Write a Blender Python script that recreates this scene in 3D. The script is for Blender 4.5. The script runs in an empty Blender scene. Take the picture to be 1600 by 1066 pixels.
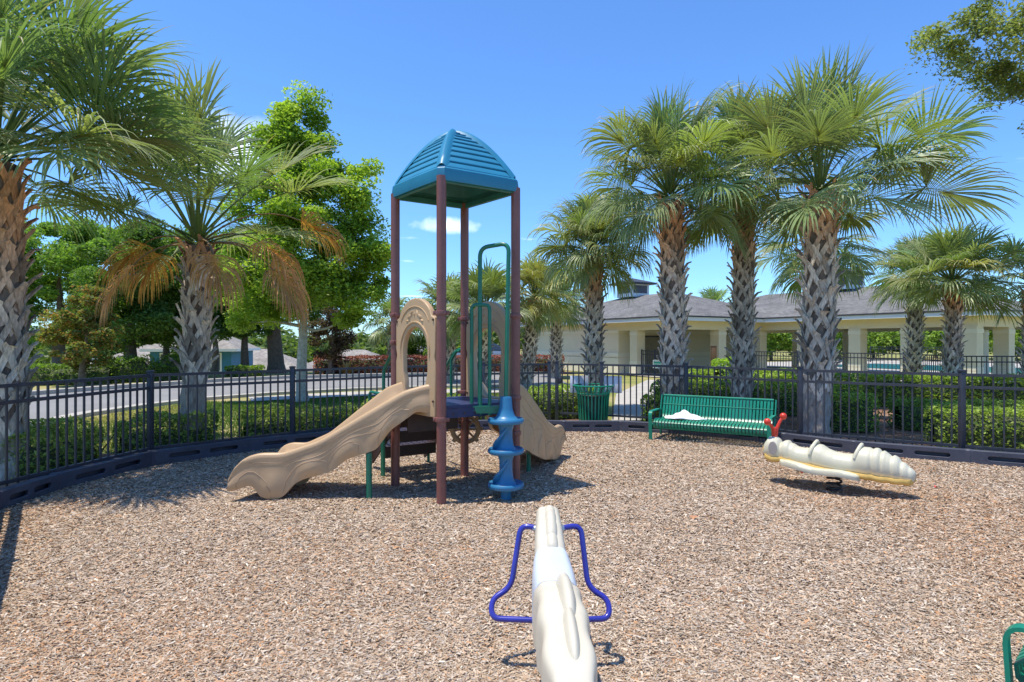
import bpy, bmesh, math, random
import numpy as np
from mathutils import Vector, Matrix

R = math.radians
scene = bpy.context.scene
col = scene.collection

# ------------------------------------------------------------------ camera, sky, sun
HC, F, HZ = 1.5, 950.0, 535.0            # eye height, focal length and horizon row in photo pixels
cam_d = bpy.data.cameras.new("camera")
cam = bpy.data.objects.new("camera", cam_d); col.objects.link(cam)
cam.location = (0, 0, HC); cam.rotation_euler = (R(90), 0, 0)
cam_d.sensor_width = 36; cam_d.lens = F / 1600 * 36
cam_d.shift_y = 2 / 1600
cam_d.clip_end = 4000; cam_d.clip_start = 0.05
scene.camera = cam

sun_vec = Vector((-0.26, -0.07, 1.0)).normalized()
sl = bpy.data.lights.new("sun", 'SUN'); sl.energy = 3.45; sl.angle = R(0.53); sl.color = (1, 0.93, 0.81)
so = bpy.data.objects.new("sun", sl); col.objects.link(so)
so.rotation_euler = sun_vec.to_track_quat('Z', 'Y').to_euler()

w = bpy.data.worlds.new("World"); scene.world = w; w.use_nodes = True
nt = w.node_tree; N = nt.nodes; Lk = nt.links
bg = N['Background']
sky = N.new('ShaderNodeTexSky'); sky.sky_type = 'NISHITA'; sky.sun_disc = False
sky.sun_elevation = math.asin(sun_vec.z); sky.sun_rotation = math.atan2(sun_vec.x, sun_vec.y)
sky.air_density = 1.0; sky.dust_density = 0.25; sky.ozone_density = 4.0
geo = N.new('ShaderNodeTexCoord')
sep = N.new('ShaderNodeSeparateXYZ'); Lk.new(geo.outputs['Generated'], sep.inputs[0])
# flat cloud layer: direction projected on a high plane
mx = N.new('ShaderNodeMath'); mx.operation = 'MAXIMUM'; mx.inputs[1].default_value = 0.02; Lk.new(sep.outputs[2], mx.inputs[0])
dv = N.new('ShaderNodeVectorMath'); dv.operation = 'DIVIDE'; Lk.new(geo.outputs['Generated'], dv.inputs[0])
cb = N.new('ShaderNodeCombineXYZ')
for i in range(3): Lk.new(mx.outputs[0], cb.inputs[i])
Lk.new(cb.outputs[0], dv.inputs[1])
nz = N.new('ShaderNodeTexNoise'); nz.inputs['Scale'].default_value = 1.1; nz.inputs['Detail'].default_value = 7; nz.inputs['Roughness'].default_value = 0.55
Lk.new(dv.outputs[0], nz.inputs['Vector'])
cr = N.new('ShaderNodeValToRGB'); cr.color_ramp.elements[0].position = 0.66; cr.color_ramp.elements[1].position = 0.80
Lk.new(nz.outputs['Fac'], cr.inputs[0])
lowm = N.new('ShaderNodeMapRange'); lowm.inputs[1].default_value = 0.45; lowm.inputs[2].default_value = 0.12; lowm.inputs[3].default_value = 0.0; lowm.inputs[4].default_value = 0.55
Lk.new(sep.outputs[2], lowm.inputs[0])
mu = N.new('ShaderNodeMath'); mu.operation = 'MULTIPLY'; Lk.new(cr.outputs[0], mu.inputs[0]); Lk.new(lowm.outputs[0], mu.inputs[1])
# a single small cumulus low over the trees, and a pale bank to the left (cloud shapes fixed in sky direction)
def blob(px, py, sx, sy, wob):
    d = Vector(((px - 800) / F, 1.0, (HZ - py) / F)).normalized()
    sub = N.new('ShaderNodeVectorMath'); sub.operation = 'SUBTRACT'; Lk.new(geo.outputs['Generated'], sub.inputs[0]); sub.inputs[1].default_value = d
    scl = N.new('ShaderNodeVectorMath'); scl.operation = 'MULTIPLY'; Lk.new(sub.outputs[0], scl.inputs[0]); scl.inputs[1].default_value = (1 / sx, 1 / sx, 1 / sy)
    n2 = N.new('ShaderNodeTexNoise'); n2.inputs['Scale'].default_value = wob; n2.inputs['Detail'].default_value = 6; Lk.new(geo.outputs['Generated'], n2.inputs['Vector'])
    ln = N.new('ShaderNodeVectorMath'); ln.operation = 'LENGTH'; Lk.new(scl.outputs[0], ln.inputs[0])
    s = N.new('ShaderNodeMath'); s.operation = 'MULTIPLY_ADD'; Lk.new(n2.outputs['Fac'], s.inputs[0]); s.inputs[1].default_value = 2.2; Lk.new(ln.outputs['Value'], s.inputs[2])
    r = N.new('ShaderNodeMapRange'); r.inputs[1].default_value = 2.3; r.inputs[2].default_value = 1.1; r.inputs[3].default_value = 0; r.inputs[4].default_value = 0.8
    Lk.new(s.outputs[0], r.inputs[0]); return r.outputs[0]
b1 = blob(704, 353, 0.05, 0.011, 28)
b2 = blob(330, 235, 0.13, 0.045, 9)
m1 = N.new('ShaderNodeMath'); m1.operation = 'MAXIMUM'; Lk.new(b1, m1.inputs[0]); Lk.new(b2, m1.inputs[1])
m2 = N.new('ShaderNodeMath'); m2.operation = 'MAXIMUM'; Lk.new(m1.outputs[0], m2.inputs[0]); Lk.new(mu.outputs[0], m2.inputs[1])
tint = N.new('ShaderNodeMix'); tint.data_type = 'RGBA'; tint.blend_type = 'MULTIPLY'; tint.inputs[0].default_value = 1
tint.inputs[7].default_value = (.50, .74, 1.0, 1)
Lk.new(sky.outputs[0], tint.inputs[6])
mc = N.new('ShaderNodeMix'); mc.data_type = 'RGBA'; mc.inputs[7].default_value = (7.4, 7.9, 8.6, 1)
Lk.new(m2.outputs[0], mc.inputs[0]); Lk.new(tint.outputs[2], mc.inputs[6]); Lk.new(mc.outputs[2], bg.inputs[0])
bg.inputs[1].default_value = 0.15

scene.view_settings.view_transform = 'Standard'; scene.view_settings.look = 'None'
scene.view_settings.exposure = 0.73; scene.view_settings.gamma = 1
scene.cycles.max_bounces = 8; scene.cycles.transparent_max_bounces = 8

# ------------------------------------------------------------------ helpers
def G(px, py):                           # ground point seen at a photo pixel
    d = HC * F / (py - HZ)
    return Vector(((px - 800) / F * d, d, 0))
def P(px, py, d):                        # point at depth d seen at a photo pixel
    return Vector(((px - 800) / F * d, d, HC + (HZ - py) / F * d))

def tag(o, label=None, cat=None, group=None, kind=None):
    if label: o['label'] = label
    if cat: o['category'] = cat
    if group: o['group'] = group
    if kind: o['kind'] = kind
    return o
def empty(name, loc, rz=0, **k):
    o = bpy.data.objects.new(name, None); col.objects.link(o)
    o.location = loc; o.rotation_euler = (0, 0, rz); o.empty_display_size = 0.2
    return tag(o, **k)
def root_loc(p):
    while p.parent: p = p.parent
    return np.array(p.location)

def np_mesh(name, V, Fc, C=None, smooth=False, sharp=None, mat_idx=None):
    """V (n,3); Fc list of arrays (m,k) with any k"""
    me = bpy.data.meshes.new(name)
    V = np.asarray(V, dtype=np.float32)
    if isinstance(Fc, np.ndarray): Fc = [Fc]
    Fc = [f for f in Fc if len(f)]
    me.vertices.add(len(V)); me.vertices.foreach_set('co', V.ravel())
    tot = sum(f.size for f in Fc); cnt = sum(len(f) for f in Fc)
    me.loops.add(tot); me.polygons.add(cnt)
    me.loops.foreach_set('vertex_index', np.concatenate([f.ravel() for f in Fc]).astype(np.int32))
    ls = []; s = 0
    for f in Fc:
        k = f.shape[1]; ls.append(s + np.arange(len(f)) * k); s += f.size
    me.polygons.foreach_set('loop_start', np.concatenate(ls).astype(np.int32))
    me.polygons.foreach_set('use_smooth', np.full(cnt, bool(smooth)))
    me.update(calc_edges=True); me.validate()
    if C is not None:
        a = me.color_attributes.new('Col', 'FLOAT_COLOR', 'POINT')
        C = np.asarray(C, dtype=np.float32)
        if C.shape[1] == 3: C = np.concatenate([C, np.ones((len(C), 1), np.float32)], 1)
        a.data.foreach_set('color', C.ravel())
    if smooth and sharp: me.set_sharp_from_angle(angle=R(sharp))
    return me
def link(name, me, mat, parent=None, **k):
    o = bpy.data.objects.new(name, me); col.objects.link(o)
    if mat is not None: me.materials.append(mat)
    if parent is not None: o.parent = parent
    return tag(o, **k)
def place(name, V, Fc, mat, parent=None, C=None, smooth=False, sharp=None, world=True, **k):
    V = np.asarray(V, dtype=np.float64)
    off = np.zeros(3)
    if parent is not None and world: off = root_loc(parent)
    o = None
    if parent is None:
        lo = V.min(0); hi = V.max(0); off = np.array([(lo[0] + hi[0]) / 2, (lo[1] + hi[1]) / 2, lo[2]])
    me = np_mesh(name, V - off, Fc, C, smooth, sharp)
    o = link(name, me, mat, parent, **k)
    if parent is None: o.location = off
    return o

class MB:                                # collects solids, builds ONE mesh
    def __init__(s): s.v = []; s.f = []
    def add(s, V, Fs):
        b = len(s.v); s.v += [tuple(map(float, p)) for p in V]; s.f += [tuple(b + i for i in f) for f in Fs]; return s
    def box(s, c, size, rz=0, ax=None, bevel=0):
        c = Vector(c); hx, hy, hz = [q / 2 for q in size]
        if ax is None:
            X = Vector((math.cos(rz), math.sin(rz), 0)); Y = Vector((-math.sin(rz), math.cos(rz), 0)); Z = Vector((0, 0, 1))
        else: X, Y, Z = ax
        if bevel:
            b = min(bevel, hx * .9, hy * .9, hz * .9)
            bm = bmesh.new(); bmesh.ops.create_cube(bm, size=1)
            for v in bm.verts: v.co = Vector((v.co.x * 2 * hx, v.co.y * 2 * hy, v.co.z * 2 * hz))
            bmesh.ops.bevel(bm, geom=bm.edges[:], offset=b, segments=2, affect='EDGES', profile=.5)
            bm.verts.index_update()
            V = [c + X * v.co.x + Y * v.co.y + Z * v.co.z for v in bm.verts]
            Fs = [[v.index for v in f.verts] for f in bm.faces]; bm.free()
            return s.add(V, Fs)
        V = [c + X * (sx * hx) + Y * (sy * hy) + Z * (sz * hz) for sz in (-1, 1) for sy in (-1, 1) for sx in (-1, 1)]
        return s.add(V, [(0, 2, 3, 1), (4, 5, 7, 6), (0, 1, 5, 4), (2, 6, 7, 3), (0, 4, 6, 2), (1, 3, 7, 5)])
    def bar(s, a, b, w, h, up=(0, 0, 1)):
        a = Vector(a); b = Vector(b); X = (b - a).normalized(); U = Vector(up)
        Y = U.cross(X).normalized(); Z = X.cross(Y)
        return s.box((a + b) / 2, ((b - a).length, w, h), ax=(X, Y, Z))
    def tube(s, pts, r, n=10, closed=False, cap=True):
        pts = [Vector(p) for p in pts]; m = len(pts)
        rr = r if hasattr(r, '__len__') else [r] * m
        V = []; prev = None
        for i, p in enumerate(pts):
            if closed: t = (pts[(i + 1) % m] - pts[i - 1]).normalized()
            else: t = (pts[min(i + 1, m - 1)] - pts[max(i - 1, 0)]).normalized()
            if prev is None:
                a = Vector((0, 0, 1)) if abs(t.z) < .9 else Vector((1, 0, 0))
                x = a.cross(t).normalized()
            else: x = (prev - t * prev.dot(t)).normalized()
            prev = x; y = t.cross(x)
            for k in range(n):
                a = 2 * math.pi * k / n; V.append(p + (x * math.cos(a) + y * math.sin(a)) * rr[i])
        Fs = []
        for i in range(m if closed else m - 1):
            j = (i + 1) % m
            for k in range(n):
                l = (k + 1) % n; Fs.append((i * n + k, i * n + l, j * n + l, j * n + k))
        if cap and not closed: Fs += [tuple(range(n))[::-1], tuple((m - 1) * n + k for k in range(n))]
        return s.add(V, Fs)
    def lathe(s, c, prof, n=24):
        c = Vector(c); V = []
        for (r, z) in prof:
            for k in range(n):
                a = 2 * math.pi * k / n; V.append(c + Vector((r * math.cos(a), r * math.sin(a), z)))
        Fs = []
        for i in range(len(prof) - 1):
            for k in range(n):
                l = (k + 1) % n; Fs.append((i * n + k, i * n + l, (i + 1) * n + l, (i + 1) * n + k))
        Fs += [tuple(range(n))[::-1], tuple((len(prof) - 1) * n + k for k in range(n))]
        return s.add(V, Fs)
    def ball(s, c, r, n=14, sc=(1, 1, 1)):
        prof = [(max(1e-4, r * math.sin(math.pi * i / n)) , -r * math.cos(math.pi * i / n)) for i in range(n + 1)]
        b = len(s.v); s.lathe((0, 0, 0), prof, n * 2)
        for i in range(b, len(s.v)):
            x, y, z = s.v[i]; s.v[i] = (c[0] + x * sc[0], c[1] + y * sc[1], c[2] + z * sc[2])
        return s
    def prism(s, pts, z0, z1):
        n = len(pts)
        V = [(p[0], p[1], z0) for p in pts] + [(p[0], p[1], z1) for p in pts]
        Fs = [tuple(range(n))[::-1], tuple(range(n, 2 * n))] + [(i, (i + 1) % n, n + (i + 1) % n, n + i) for i in range(n)]
        return s.add(V, Fs)
    def build(s, name, mat, parent=None, smooth=True, sharp=35, world=True, **k):
        V = np.array(s.v); by = {}
        for f in s.f: by.setdefault(len(f), []).append(f)
        return place(name, V, [np.array(x) for x in by.values()], mat, parent, None, smooth, sharp, world, **k)

def arc(c, r, a0, a1, n, U, W):          # points of an arc in the plane U, W
    c = Vector(c); U = Vector(U); W = Vector(W)
    return [c + U * (r * math.cos(R(a0 + (a1 - a0) * i / n))) + W * (r * math.sin(R(a0 + (a1 - a0) * i / n))) for i in range(n + 1)]
def rounded(pts, r, n=5):                # polyline with rounded corners
    pts = [Vector(p) for p in pts]; out = [pts[0]]
    for i in range(1, len(pts) - 1):
        a, b, c = pts[i - 1], pts[i], pts[i + 1]
        ra = min(r, (a - b).length * .48, (c - b).length * .48)
        p0 = b + (a - b).normalized() * ra; p2 = b + (c - b).normalized() * ra
        for k in range(n + 1):
            t = k / n; out.append(p0 * (1 - t) ** 2 + b * 2 * t * (1 - t) + p2 * t ** 2)
    return out + [pts[-1]]

def plate(name, loops, th, bev, origin, U, W, mat, parent=None, world=True, **k):
    """flat outline with holes in the plane U, W, given a thickness and a bevel"""
    cu = bpy.data.curves.new('tmp', 'CURVE'); cu.dimensions = '2D'; cu.fill_mode = 'BOTH'
    cu.extrude = max(th / 2 - bev, 1e-4); cu.bevel_depth = bev; cu.bevel_resolution = 2; cu.offset = -bev
    for lp in loops:
        sp = cu.splines.new('POLY'); sp.points.add(len(lp) - 1)
        for i, (x, y) in enumerate(lp): sp.points[i].co = (x, y, 0, 1)
        sp.use_cyclic_u = True
    to = bpy.data.objects.new('tmp', cu); col.objects.link(to)
    dg = bpy.context.evaluated_depsgraph_get(); dg.update()
    me = bpy.data.meshes.new_from_object(to.evaluated_get(dg))
    bpy.data.objects.remove(to); bpy.data.curves.remove(cu)
    U = Vector(U).normalized(); W = Vector(W).normalized(); T = U.cross(W)
    off = Vector(root_loc(parent)) if (parent is not None and world) else Vector((0, 0, 0))
    M = Matrix((( U.x, W.x, T.x, origin[0] - off.x), (U.y, W.y, T.y, origin[1] - off.y), (U.z, W.z, T.z, origin[2] - off.z), (0, 0, 0, 1)))
    me.transform(M); me.name = name
    me.materials.clear()
    me.polygons.foreach_set('use_smooth', [True] * len(me.polygons)); me.set_sharp_from_angle(angle=R(40))
    return link(name, me, mat, parent, **k)

# ------------------------------------------------------------------ materials
def base_mat(name):
    m = bpy.data.materials.new(name); m.use_nodes = True
    return m, m.node_tree.nodes, m.node_tree.links, m.node_tree.nodes['Principled BSDF']
def mat(name, c, rough=0.5, metal=0, var=0.12, scale=6, bump=0.0, bscale=60, spec=0.5, c2=None, coat=0, dirt=0, dirtc=(.2, .17, .12)):
    m, n, l, b = base_mat(name)
    tc = n.new('ShaderNodeTexCoord')
    nz = n.new('ShaderNodeTexNoise'); nz.inputs['Scale'].default_value = scale; nz.inputs['Detail'].default_value = 6; nz.inputs['Roughness'].default_value = .6
    l.new(tc.outputs['Object'], nz.inputs['Vector'])
    rp = n.new('ShaderNodeValToRGB'); rp.color_ramp.elements[0].position = .3; rp.color_ramp.elements[1].position = .7
    a = [max(0, x * (1 - var)) for x in c]; d = [min(1, x * (1 + var)) for x in c] if c2 is None else c2
    rp.color_ramp.elements[0].color = (*a, 1); rp.color_ramp.elements[1].color = (*d, 1)
    l.new(nz.outputs['Fac'], rp.inputs[0]); out = rp.outputs[0]
    if dirt:
        n3 = n.new('ShaderNodeTexNoise'); n3.inputs['Scale'].default_value = scale * 2.3; n3.inputs['Detail'].default_value = 9; n3.inputs['Roughness'].default_value = .75
        l.new(tc.outputs['Object'], n3.inputs['Vector'])
        r3 = n.new('ShaderNodeValToRGB'); r3.color_ramp.elements[0].position = .52; r3.color_ramp.elements[1].position = .72
        l.new(n3.outputs['Fac'], r3.inputs[0])
        s3 = n.new('ShaderNodeMath'); s3.operation = 'MULTIPLY'; s3.inputs[1].default_value = dirt; l.new(r3.outputs[0], s3.inputs[0])
        mxx = n.new('ShaderNodeMix'); mxx.data_type = 'RGBA'; mxx.inputs[7].default_value = (*dirtc, 1)
        l.new(s3.outputs[0], mxx.inputs[0]); l.new(out, mxx.inputs[6]); out = mxx.outputs[2]
    l.new(out, b.inputs['Base Color'])
    b.inputs['Roughness'].default_value = rough; b.inputs['Metallic'].default_value = metal
    b.inputs['Specular IOR Level'].default_value = spec; b.inputs['Coat Weight'].default_value = coat
    if bump:
        n2 = n.new('ShaderNodeTexNoise'); n2.inputs['Scale'].default_value = bscale; n2.inputs['Detail'].default_value = 5
        l.new(tc.outputs['Object'], n2.inputs['Vector'])
        bp = n.new('ShaderNodeBump'); bp.inputs['Strength'].default_value = bump; bp.inputs['Distance'].default_value = .01
        l.new(n2.outputs['Fac'], bp.inputs['Height']); l.new(bp.outputs[0], b.inputs['Normal'])
    return m
def leaf_mat(name, rough=.45, trans=.35, spec=.4, tcol=(1.2, 1.35, .55)):
    m, n, l, b = base_mat(name)
    at = n.new('ShaderNodeAttribute'); at.attribute_name = 'Col'
    l.new(at.outputs['Color'], b.inputs['Base Color']); b.inputs['Roughness'].default_value = rough; b.inputs['Specular IOR Level'].default_value = spec
    tr = n.new('ShaderNodeBsdfTranslucent')
    mm = n.new('ShaderNodeMix'); mm.data_type = 'RGBA'; mm.blend_type = 'MULTIPLY'; mm.inputs[0].default_value = 1; mm.inputs[7].default_value = (*tcol, 1)
    l.new(at.outputs['Color'], mm.inputs[6]); l.new(mm.outputs[2], tr.inputs[0])
    ms = n.new('ShaderNodeMixShader'); ms.inputs[0].default_value = trans
    l.new(b.outputs[0], ms.inputs[1]); l.new(tr.outputs[0], ms.inputs[2])
    l.new(ms.outputs[0], n['Material Output'].inputs[0])
    return m
def attr_mat(name, rough=.8, bump=.3, bscale=40, var=.25):
    m, n, l, b = base_mat(name)
    at = n.new('ShaderNodeAttribute'); at.attribute_name = 'Col'
    tc = n.new('ShaderNodeTexCoord'); nz = n.new('ShaderNodeTexNoise'); nz.inputs['Scale'].default_value = bscale; nz.inputs['Detail'].default_value = 6
    mp = n.new('ShaderNodeMapping'); mp.inputs['Scale'].default_value = (1, 1, .25)
    l.new(tc.outputs['Object'], mp.inputs[0]); l.new(mp.outputs[0], nz.inputs['Vector'])
    mr = n.new('ShaderNodeMapRange'); mr.inputs[1].default_value = .3; mr.inputs[2].default_value = .7; mr.inputs[3].default_value = 1 - var; mr.inputs[4].default_value = 1 + var
    l.new(nz.outputs['Fac'], mr.inputs[0])
    vm = n.new('ShaderNodeVectorMath'); vm.operation = 'SCALE'; l.new(at.outputs['Color'], vm.inputs[0]); l.new(mr.outputs[0], vm.inputs['Scale'])
    l.new(vm.outputs[0], b.inputs['Base Color']); b.inputs['Roughness'].default_value = rough; b.inputs['Specular IOR Level'].default_value = .2
    bp = n.new('ShaderNodeBump'); bp.inputs['Strength'].default_value = bump; bp.inputs['Distance'].default_value = .02
    l.new(nz.outputs['Fac'], bp.inputs['Height']); l.new(bp.outputs[0], b.inputs['Normal'])
    return m

M_TAN = mat('tan_plastic', (.50, .335, .185), .42, var=.05, scale=3, bump=.03, bscale=160, dirt=.25, dirtc=(.38, .26, .15))
M_POST = mat('maroon_paint', (.21, .078, .064), .36, var=.14, scale=5, dirt=.4, dirtc=(.27, .14, .12), bump=.02)
M_GREEN = mat('green_paint', (.010, .16, .095), .33, var=.12, scale=7)
M_BENCH = mat('green_plastic_coating', (.006, .21, .13), .35, var=.12, scale=5, bump=.03, bscale=90)
M_ROOF = mat('blue_roof_plastic', (.018, .20, .335), .45, var=.10, scale=3, dirt=.3, dirtc=(.05, .17, .27), bump=.02)
M_UNDER = mat('roof_underside_green', (.03, .17, .16), .6, var=.2, scale=6)
M_BLUE = mat('blue_climber_plastic', (.030, .175, .33), .38, var=.08, scale=6, dirt=.2, dirtc=(.10, .26, .42))
M_DECK = mat('navy_deck_coating', (.020, .026, .085), .5, var=.2, scale=14)
M_DARK = mat('dark_brown_steel', (.045, .022, .018), .5, var=.2, scale=10)
M_FENCE = mat('black_navy_powder_coat', (.036, .038, .050), .42, var=.25, scale=9, dirt=.35, dirtc=(.10, .10, .12))
M_BORD = mat('navy_border_plastic', (.052, .056, .078), .55, var=.22, scale=5, dirt=.5, dirtc=(.11, .105, .12), bump=.05)
M_CREAM = mat('cream_plastic', (.60, .54, .42), .36, var=.05, scale=4, bump=.02, dirt=.35, dirtc=(.42, .37, .28))
M_CATER = mat('ivory_plastic', (.62, .58, .43), .34, var=.05, scale=4, dirt=.15, dirtc=(.6, .5, .3))
M_GROOVE = mat('tan_groove', (.40, .27, .16), .5, var=.05)
M_YEL = mat('yellowed_plastic', (.72, .47, .13), .4, var=.15, scale=6)
M_RED = mat('red_plastic', (.62, .045, .02), .3, var=.08, scale=8)
M_INDIGO = mat('indigo_tube_paint', (.030, .032, .30), .25, var=.15, scale=8, coat=.3)
M_PALEBLUE = mat('pale_blue_plastic', (.54, .58, .63), .38, var=.06, scale=4)
M_SPRING = mat('black_spring_steel', (.02, .02, .022), .4, var=.2)
M_STEEL = mat('bolt_steel', (.5, .5, .5), .35, metal=.8)
M_CLOTH = mat('white_cloth', (.82, .82, .82), .9, var=.04, scale=12, bump=.3, bscale=30)
M_CONC = mat('concrete', (.42, .39, .34), .9, var=.12, scale=1.5, bump=.2, bscale=60, dirt=.4, dirtc=(.35, .31, .26))
M_ASPH = mat('asphalt', (.23, .222, .21), .95, var=.10, scale=.6, bump=.3, bscale=90, dirt=.35, dirtc=(.27, .265, .26))
M_WALLC = mat('cream_stucco', (.76, .66, .47), .9, var=.04, scale=1.2, bump=.12, bscale=80)
M_WALLL = mat('pale_stucco_band', (.80, .73, .57), .9, var=.04, scale=1.2, bump=.1, bscale=80)
M_WHITE = mat('white_trim_paint', (.78, .78, .75), .6, var=.03)
M_GUTTER = mat('dark_gutter', (.05, .048, .05), .5)
M_LEAF = leaf_mat('leaves', .5, .42, .3)
M_PALM = leaf_mat('palm_leaf', .42, .38, .45)
M_BARK = attr_mat('palm_bark', .85, .5, 45, .35)
M_TRUNK = mat('tree_bark', (.16, .12, .085), .9, var=.35, scale=9, bump=.7, bscale=22)
M_PALEBARK = mat('pale_bark', (.42, .40, .34), .9, var=.3, scale=14, bump=.5, bscale=30)
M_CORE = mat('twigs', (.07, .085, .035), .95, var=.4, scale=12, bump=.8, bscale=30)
M_GLASS = mat('dark_glass', (.03, .04, .05), .08, spec=.8)
M_CHIP = attr_mat('wood_chip', .85, .1, 60, .12)

def shingle_mat(name, c):
    m, n, l, b = base_mat(name)
    tc = n.new('ShaderNodeTexCoord')
    br = n.new('ShaderNodeTexBrick'); br.inputs['Scale'].default_value = 3.0; br.inputs['Mortar Size'].default_value = .01; br.inputs['Bias'].default_value = -.1
    br.inputs['Color1'].default_value = (*[x * .8 for x in c], 1); br.inputs['Color2'].default_value = (*[x * 1.25 for x in c], 1); br.inputs['Mortar'].default_value = (*[x * .5 for x in c], 1)
    uv = n.new('ShaderNodeUVMap'); l.new(uv.outputs[0], br.inputs['Vector'])
    nz = n.new('ShaderNodeTexNoise'); nz.inputs['Scale'].default_value = 1.2; nz.inputs['Detail'].default_value = 8; l.new(tc.outputs['Object'], nz.inputs['Vector'])
    mr = n.new('ShaderNodeMapRange'); mr.inputs[1].default_value = .3; mr.inputs[2].default_value = .7; mr.inputs[3].default_value = .8; mr.inputs[4].default_value = 1.2; l.new(nz.outputs['Fac'], mr.inputs[0])
    vm = n.new('ShaderNodeVectorMath'); vm.operation = 'SCALE'; l.new(br.outputs['Color'], vm.inputs[0]); l.new(mr.outputs[0], vm.inputs['Scale'])
    l.new(vm.outputs[0], b.inputs['Base Color']); b.inputs['Roughness'].default_value = .95; b.inputs['Specular IOR Level'].default_value = .2
    return m
M_SHING = shingle_mat('grey_shingles', (.165, .16, .152))
M_SHINGT = shingle_mat('tan_shingles', (.30, .27, .235))

def ground_mat(name, stops, scale, bump=.5, bscale=60, fine=70, rough=.95):
    m, n, l, b = base_mat(name)
    tc = n.new('ShaderNodeTexCoord')
    n1 = n.new('ShaderNodeTexNoise'); n1.inputs['Scale'].default_value = scale; n1.inputs['Detail'].default_value = 5; l.new(tc.outputs['Object'], n1.inputs['Vector'])
    n2 = n.new('ShaderNodeTexNoise'); n2.inputs['Scale'].default_value = fine; n2.inputs['Detail'].default_value = 4; l.new(tc.outputs['Object'], n2.inputs['Vector'])
    ad = n.new('ShaderNodeMath'); ad.operation = 'ADD'; l.new(n1.outputs['Fac'], ad.inputs[0]); l.new(n2.outputs['Fac'], ad.inputs[1])
    hf = n.new('ShaderNodeMath'); hf.operation = 'MULTIPLY'; hf.inputs[1].default_value = .5; l.new(ad.outputs[0], hf.inputs[0])
    rp = n.new('ShaderNodeValToRGB'); e = rp.color_ramp.elements
    e[0].position, e[0].color = stops[0][0], (*stops[0][1], 1); e[1].position, e[1].color = stops[-1][0], (*stops[-1][1], 1)
    for p, c in stops[1:-1]: x = e.new(p); x.color = (*c, 1)
    l.new(hf.outputs[0], rp.inputs[0]); l.new(rp.outputs[0], b.inputs['Base Color']); b.inputs['Roughness'].default_value = rough; b.inputs['Specular IOR Level'].default_value = .15
    bp = n.new('ShaderNodeBump'); bp.inputs['Strength'].default_value = bump; bp.inputs['Distance'].default_value = .03
    l.new(n2.outputs['Fac'], bp.inputs['Height']); l.new(bp.outputs[0], b.inputs['Normal'])
    return m
M_LAWN = ground_mat('lawn', [(.36, (.13, .17, .035)), (.47, (.23, .25, .07)), (.55, (.36, .31, .13)), (.66, (.42, .34, .2))], .55)
M_MULCH = ground_mat('mulch_ground', [(.34, (.20, .13, .08)), (.5, (.34, .24, .155)), (.64, (.46, .34, .23))], 1.5, 1, fine=120)
M_BED = ground_mat('bed_mulch', [(.34, (.13, .06, .04)), (.5, (.30, .17, .11)), (.64, (.45, .32, .22))], 2.0, 1, fine=90)
M_REDBED = ground_mat('red_mulch', [(.34, (.2, .05, .04)), (.5, (.36, .12, .09)), (.64, (.5, .25, .18))], 2.0, 1, fine=90)

# ------------------------------------------------------------------ ground
def smooth(t): t = np.clip(t, 0, 1); return t * t * (3 - 2 * t)
def tz(x, y):                            # terrain height
    x = np.asarray(x, float); y = np.asarray(y, float)
    return -4.5 * smooth((y - 31) / 26) * smooth((1.0 - x) / 9)
def axis(a, b, near, far_n):
    q = np.concatenate([np.arange(-60, 60.01, 2.0)]); 
    g = np.geomspace(62, b, far_n); return np.concatenate([-g[::-1], q, g])
ax_ = axis(0, 3000, 0, 22)
XX, YY = np.meshgrid(ax_, ax_ + 20, indexing='ij')
V = np.stack([XX.ravel(), YY.ravel(), (tz(XX, YY) - .02).ravel()], 1)
n = len(ax_); I = np.arange(n * n).reshape(n, n)
Fc = np.stack([I[:-1, :-1].ravel(), I[1:, :-1].ravel(), I[1:, 1:].ravel(), I[:-1, 1:].ravel()], 1)
place('ground', V, Fc, M_LAWN, smooth=True, kind='structure')

def sheet(name, pts, z, m, kind='structure', **k):
    bm = bmesh.new(); vs = [bm.verts.new((p[0], p[1], z)) for p in pts]; f = bm.faces.new(vs)
    if f.normal.z < 0: f.normal_flip()
    f.normal_update()
    if f.normal.z < 0: f.normal_flip()
    bmesh.ops.triangulate(bm, faces=bm.faces[:])
    me = bpy.data.meshes.new(name); bm.to_mesh(me); bm.free()
    return link(name, me, m, kind=kind, **k)

road_near = [(-7.0, -3), (-8.3, 5), (-8.6, 10.7), (-8.8, 12.5), (-8.6, 14.3), (-8.1, 16), (-7.0, 17.6), (-4.9, 19.3), (-2.2, 20.4), (2, 21.0)]
road_far = [(-14, -3), (-14.4, 8), (-14.2, 14), (-13.6, 17.4), (-12.7, 20.2), (-11.2, 23.2), (-9.4, 25.2), (-5.9, 27), (-2.0, 28), (2, 28.4)]
sheet('road', road_near + road_far[::-1], .004, M_ASPH)
def kerb(name, line, wdt, h, m):
    mb = MB()
    L = [Vector((p[0], p[1], 0)) for p in line]
    V = []; 
    for i, p in enumerate(L):
        t = (L[min(i + 1, len(L) - 1)] - L[max(i - 1, 0)]).normalized(); nn = Vector((-t.y, t.x, 0)) * wdt / 2
        V += [p + nn + Vector((0, 0, -.03)), p + nn + Vector((0, 0, h)), p - nn + Vector((0, 0, h)), p - nn + Vector((0, 0, -.03))]
    Fs = []
    for i in range(len(L) - 1):
        a = i * 4
        for k in range(3): Fs.append((a + k, a + k + 1, a + k + 5, a + k + 4))
    mb.add(V, Fs).build(name, m, smooth=False, kind='structure')
kerb('kerb', road_near, .3, .06, M_CONC); kerb('kerb', road_far, .35, .12, M_CONC)
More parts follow.
